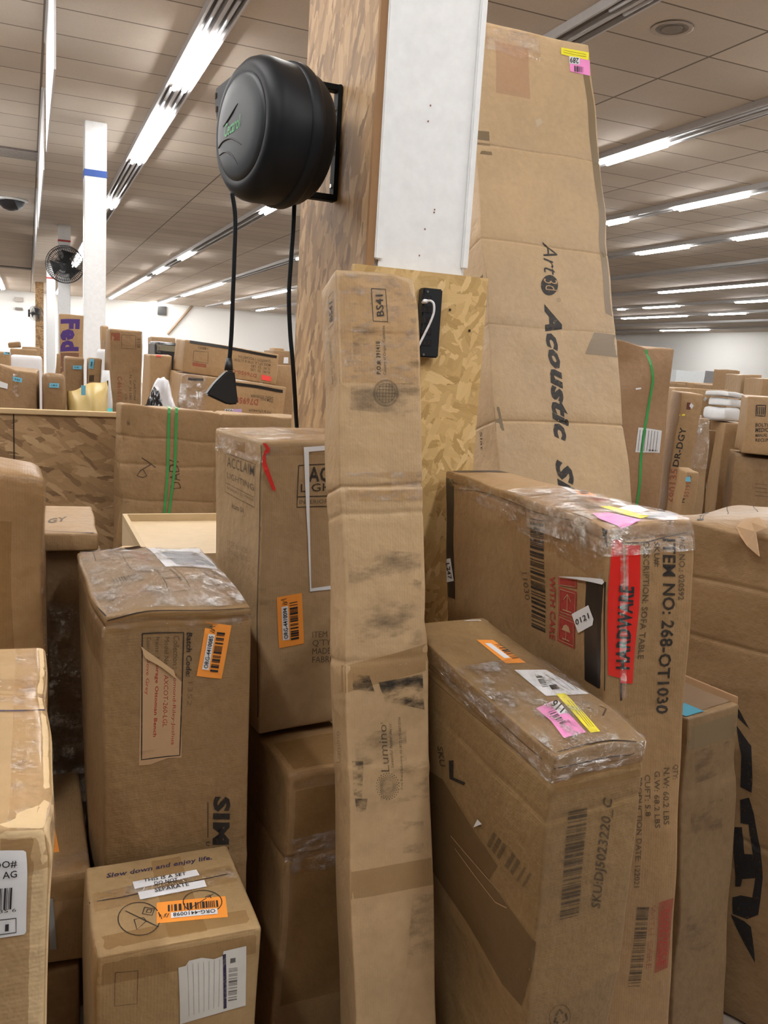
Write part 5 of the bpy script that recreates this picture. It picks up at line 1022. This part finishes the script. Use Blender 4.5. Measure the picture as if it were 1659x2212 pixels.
b = Box('upper_brown_carton', 'brown carton with an orange label on top, stacked in the gap at left', (-.097, 1.72, zt1 + .008, 0, 0, 0, .402, .40, zt0 - zt1), cardboard('shade3', (.30, .185, .09), .3, 17, .08), r=.010, amp=.003, seed=73)
org_label(b, 'top', (131, 1836), (114, 1752), (88, 1842), 'ORG-4410090', 14); b.quad('front', z4(272, 1800, 310, 1795, 295, 1508, 272, 1510), plain('grey_sticker', (.27, .29, .31), .5), 'grey_sticker', .002, 'grey sticker')
b.quad('top', [(0, 0), (.402, 0), (.402, .07), (0, .07)], CLEAR, 'clear_tape', .002, None, True); b.band([(0, 0, zt0 - zt1), (.402, 0, zt0 - zt1)], (0, 0, -.05), TAPEBR, 'brown_tape')
zr = on(98, 1030, y=1.74)[2]
b = Box('rounded_carton', 'tall brown carton with a bulging rounded top at the left edge', (-.13, 1.855, zt0 + .016, 0, 0, .0, .322, .20, zr - zt0 - .016), cardboard('rounded', (.32, .185, .08), .3, 19, .12), r=.022, amp=.004, seed=75, corners={'flt': (0, 0, .035), 'klt': (0, 0, .035)}, bulge={'front': .006})
b.quad('front', [(.20, .02), (.26, .02), (.26, .60), (.20, .60)], TAPEBR, 'brown_tape', .0008, None, True); b.band([(.322, 0, zr - zt0 - .05), (.322, .2, zr - zt0 - .05)], (0, 0, -.5), CLEAR, 'clear_tape', .002)

# ------------------------------------------------------------------ behind, on the right
# --- carton with the green strap behind it
gs = bg('strapped_tall_carton', 'tall pinkish-brown carton with one green strap, behind the leaning carton', (1330, 744), (1468, 754), 3.3, .26, 0, cardboard('pinkish', (.40, .25, .155), .2, 12), yaw=-.30, roll=-.012, seed=37, amp=.005,
         corners={'flt': (0, 0, .03)}, creases=[(2, .98, .004, .006)], dents=[((.05, 0, 1.68), .09, (0, .05, 0)), ((.14, 0, 1.45), .10, (0, .016, 0)), ((.17, 0, 1.78), .05, (0, .02, -.015))])
f = gs
f.strokes('front', [[(1400, 752), (1406, 800), (1408, 830), (1400, 900), (1390, 960), (1378, 1050), (1370, 1100)]], .012, GREEN, 'green_strap', .003, 'green plastic strap')
st = f.quad('front', y6(345, 1380, 575, 1382, 602, 1152, 378, 1145), WHITE, 'shipping_label', .002, 'white shipping label')
for i in range(7): f.strokes('front', [y6(395 + 28 * i, 1165, 370 + 28 * i, 1365)], .003, INK2, 'printed_lines', .0035, None, st)
f.bars('front', *y6(470, 1368, 555, 1370, 472, 1350), 14, 51, SOLIDINK, off=.0035, parent=st)
f.strokes('front', [y6(325, 785, 380, 775)], .008, WHITE, 'pale_mark'); pass


b = bg('coded_carton', 'narrow carton with a long red and black code, right of the green strapped carton', (1456, 852), (1503, 860), 3.3, .2, 0, 1, yaw=-0.45, seed=81, roll=.02, dz=.02); f = b
f.text('front', 'DR-DGY', *y6(770, 1525, 845, 1130, 708, 1515), INK, .02); f.text('front', '690135', *y6(720, 1868, 768, 1545, 648, 1860), RED2, .02); f.quad('front', y6(860, 905, 885, 935, 905, 900, 878, 870), WHITE, 'paper_tag', .003); f.quad('front', y6(710, 1005, 820, 1005, 820, 988, 710, 988), YELLOW, 'yellow_print'); f.quad('front', y6(830, 940, 870, 945, 880, 870, 840, 865), fixed_print('maroon', (.16, .03, .03), .7), 'printed_block')
b = bg('short_coded_carton', 'short narrow carton with red code beside the longer coded carton', (1475, 1014), (1503, 1022), 2.95, .15, 0, 1, yaw=-0.45, seed=82, roll=.015); f = b
f.text('front', 'N', *y6(830, 1885, 835, 1840, 790, 1880), INK, .03); f.text('front', '55195', *y6(862, 1830, 890, 1670, 820, 1822), RED2, .02); f.text('front', 'G', *y6(890, 1650, 900, 1605, 860, 1645), fixed_print('maroon', (.16, .03, .03), .7), .03); f.quad('front', y6(828, 1660, 888, 1665, 888, 1610, 830, 1615), BLUE, 'pale_sticker', .003)
b = bg('wide_far_carton', 'wide plain carton standing behind the wrapped leaning carton', (1459, 838), (1574, 843), 4.6, .3, 0, 1, yaw=-0.4, seed=83); b.quad('front', y6(1003, 845, 1020, 862, 1045, 832, 1025, 815), plain('grey_tag', (.5, .5, .48), .5), 'paper_tag', .004)
W1, W2 = on(1521, 896, y=3.55), on(1565, 920, y=3.55)
b = bg('wrapped_leaning_carton', 'carton wrapped in clear film leaning at right, barcode label on its pale side', (1521, 893), (1566, 921), 3.5, .10, 0, 3, yaw=-0.5, seed=84, roll=-.055); f = b
f.quad('front', y6(1190, 1435, 1250, 1440, 1235, 1300, 1178, 1300), WHITE, 'shipping_label', .003, 'white barcode label'); f.bars('front', *y6(1205, 1415, 1240, 1415, 1200, 1320), 12, 71, SOLIDINK, off=.0045)
f.text('front', 'FRAGILE 4 UP', *y6(1100, 1150, 1150, 1650, 1140, 1150), INK3); f.quad('front', y6(1100, 1610, 1160, 1600, 1150, 1560, 1100, 1570), plain('pale_sticker', (.55, .58, .60), .5), 'pale_sticker', .003); f.quad('front', y6(1115, 1745, 1180, 1745, 1180, 1690, 1120, 1690), plain('pale_sticker', (.55, .58, .60), .5), 'pale_sticker', .003)
f.quad('front', [(0, f.h - .26), (f.w, f.h - .26), (f.w, f.h), (0, f.h)], WRAP, 'plastic_film', .006, 'shiny clear film', True)
b = bg('film_wrapped_carton', 'dark film-wrapped carton just left of the wrapped leaning carton', (1493, 897), (1520, 892), 3.75, .25, 0, 2, yaw=-0.3, seed=85); b.w = b.w; b.quad('front', [(0, b.h - .5), (b.w, b.h - .5), (b.w, b.h), (0, b.h)], WRAP, 'plastic_film', .005, None, True); b.quad('front', y6(995, 1390, 1065, 1385, 1065, 1340, 1000, 1345), INK3, 'printed_block')
b = bg('dark_side_carton', 'shadowed carton behind the short coded carton', (1497, 925), (1545, 930), 4.0, .3, 0, 2, yaw=-0.3, seed=86)
b = bg('lower_stack_carton', 'shadowed large carton low at the right edge, under the carton with dark lettering', (1590, 981), (1760, 1000), 3.7, .5, 0, 2, yaw=-0.70, seed=87); f = b
zb_ = b.h
for i in range(4): f.strokes('front', [y6(1540, 1680 + 40 * i, 1659, 1700 + 40 * i)], .005, INK3, 'printed_lines')
u = bg('upper_stack_carton', 'carton with dark lettering and a square emblem at the right edge', (1617, 855), (1780, 868), 3.65, .45, zb_ + .02, 1, seed=88, yaw=-.70); f = u
f.outline('front', y6(1545, 905, 1635, 905, 1628, 1015, 1538, 1010), .006, INK); f.strokes('front', [y6(1560, 920, 1555, 1000), y6(1580, 920, 1575, 1000), y6(1600, 920, 1596, 1000), y6(1618, 920, 1612, 1000)], .005, INK)
for i, s in enumerate(('BOLTON', 'MEDICAL', 'MANUAL WHEEL', 'RECLINER')): f.text('front', s, *y6(1528, 1115 + 45 * i + (5 if i else 0), 1528 + (190, 190, 230, 200)[i], 1122 + 45 * i, 1532, 1082 + 45 * i + (8 if i > 1 else 0)), INK, .02)
b = bg('high_far_carton', 'light brown carton beyond, above the carton with dark lettering', (1603, 809), (1646, 810), 5.4, .4, 0, 3, yaw=-0.45, seed=89); b = bg('edge_carton', 'carton at the right edge above the lettered carton', (1648, 818), (1720, 822), 5.0, .4, 0, 1, yaw=-0.45, seed=90)
for i, (l, r, Y, m, lb) in enumerate((((1462, 828), (1482, 829), 8.0, 2, 'small dark far carton beside the green strapped carton'), ((1484, 826), (1541, 828), 8.5, 0, 'low brown far carton right of the green strapped carton'), ((1541, 831), (1602, 834), 7.5, 2, 'low dark far carton left of the light brown one'), ((1590, 799), (1599, 800), 6.6, 0, 'slender far carton standing upright on the right'), ((1556, 800), (1596, 806), 9.5, plain('grey_board', (.22, .22, .23), .6), 'dark grey board far behind on the right'))):
    bg(('far_pallet_carton', 'far_low_carton', 'far_dark_carton', 'slender_carton', 'grey_board')[i], lb, l, r, Y, .3, 0, m, seed=91 + i, cat='box' if i < 4 else 'board')
tag(MB().box((on(1462, 800, y=12)[0], 12, 0), (on(1556, 806, y=12)[0], 12.5, on(1500, 802, y=12)[2])).build('white_partition', plain('pale_grey_paint', (.62, .66, .68), .5)), 'pale grey low partition far behind on the right', 'partition')
# white wrapped goods
fw = plain('foam_white', (.68, .69, .70), .6)
zb2 = on(1590, 918, y=4.2)[2]
s0 = bg('base_carton', 'brown carton under the white wrapped bundles at right', (1568, 914), (1612, 916), 4.2, .3, 0, 0, yaw=-0.45, seed=97)
def bundle(name, label, l, r, bot, Y, seed):
    a, c = on(*l, y=Y), on(*r, y=Y); zb = on(l[0], bot, y=Y)[2]
    return Box(name, label, ((a[0] + c[0]) / 2, Y + .1, zb, 0, 0, 0, c[0] - a[0], .2, max(a[2], c[2]) - zb), fw, 'bundle', 'white wrapped bundles', r=.03, amp=.006, seed=seed, res=.05)
zprev = s0.h
a, c = on(1572, 884, y=4.21), on(1609, 882, y=4.21)
Box('wrapped_bundle', 'largest white wrapped bundle, lowest of the three by the lettered carton', ((a[0] + c[0]) / 2, 4.33, zprev + .012, 0, 0, 0, c[0] - a[0], .2, a[2] - zprev), fw, 'bundle', 'white wrapped bundles', r=.03, amp=.006, seed=98, res=.05); z1_ = a[2] + .014
a, c = on(1584, 863, y=4.21), on(1614, 862, y=4.21)
Box('wrapped_bundle', 'middle white wrapped bundle of the three by the lettered carton', ((a[0] + c[0]) / 2, 4.33, z1_, 0, 0, 0, c[0] - a[0], .2, a[2] - z1_), fw, 'bundle', 'white wrapped bundles', r=.02, amp=.006, seed=99, res=.05); z2_ = a[2] + .012
a, c = on(1577, 848, y=4.21), on(1612, 846, y=4.21)
Box('wrapped_bundle', 'topmost white wrapped bundle of the three by the lettered carton', ((a[0] + c[0]) / 2, 4.33, z2_, 0, 0, 0, c[0] - a[0], .2, a[2] - z2_), fw, 'bundle', 'white wrapped bundles', r=.02, amp=.006, seed=100, res=.05)
a, c = on(1590, 937, y=3.78), on(1607, 978, y=3.78)
blob('black_bag', 'black plastic bag tucked beside the carton with dark lettering', (a[0] + c[0]) / 2 - .015, 3.70, zb_ + .02, c[0] - a[0] - .025, .03, a[2] - zb_ - .02, plain('bag_black', (.012, .012, .014), .18), 14)
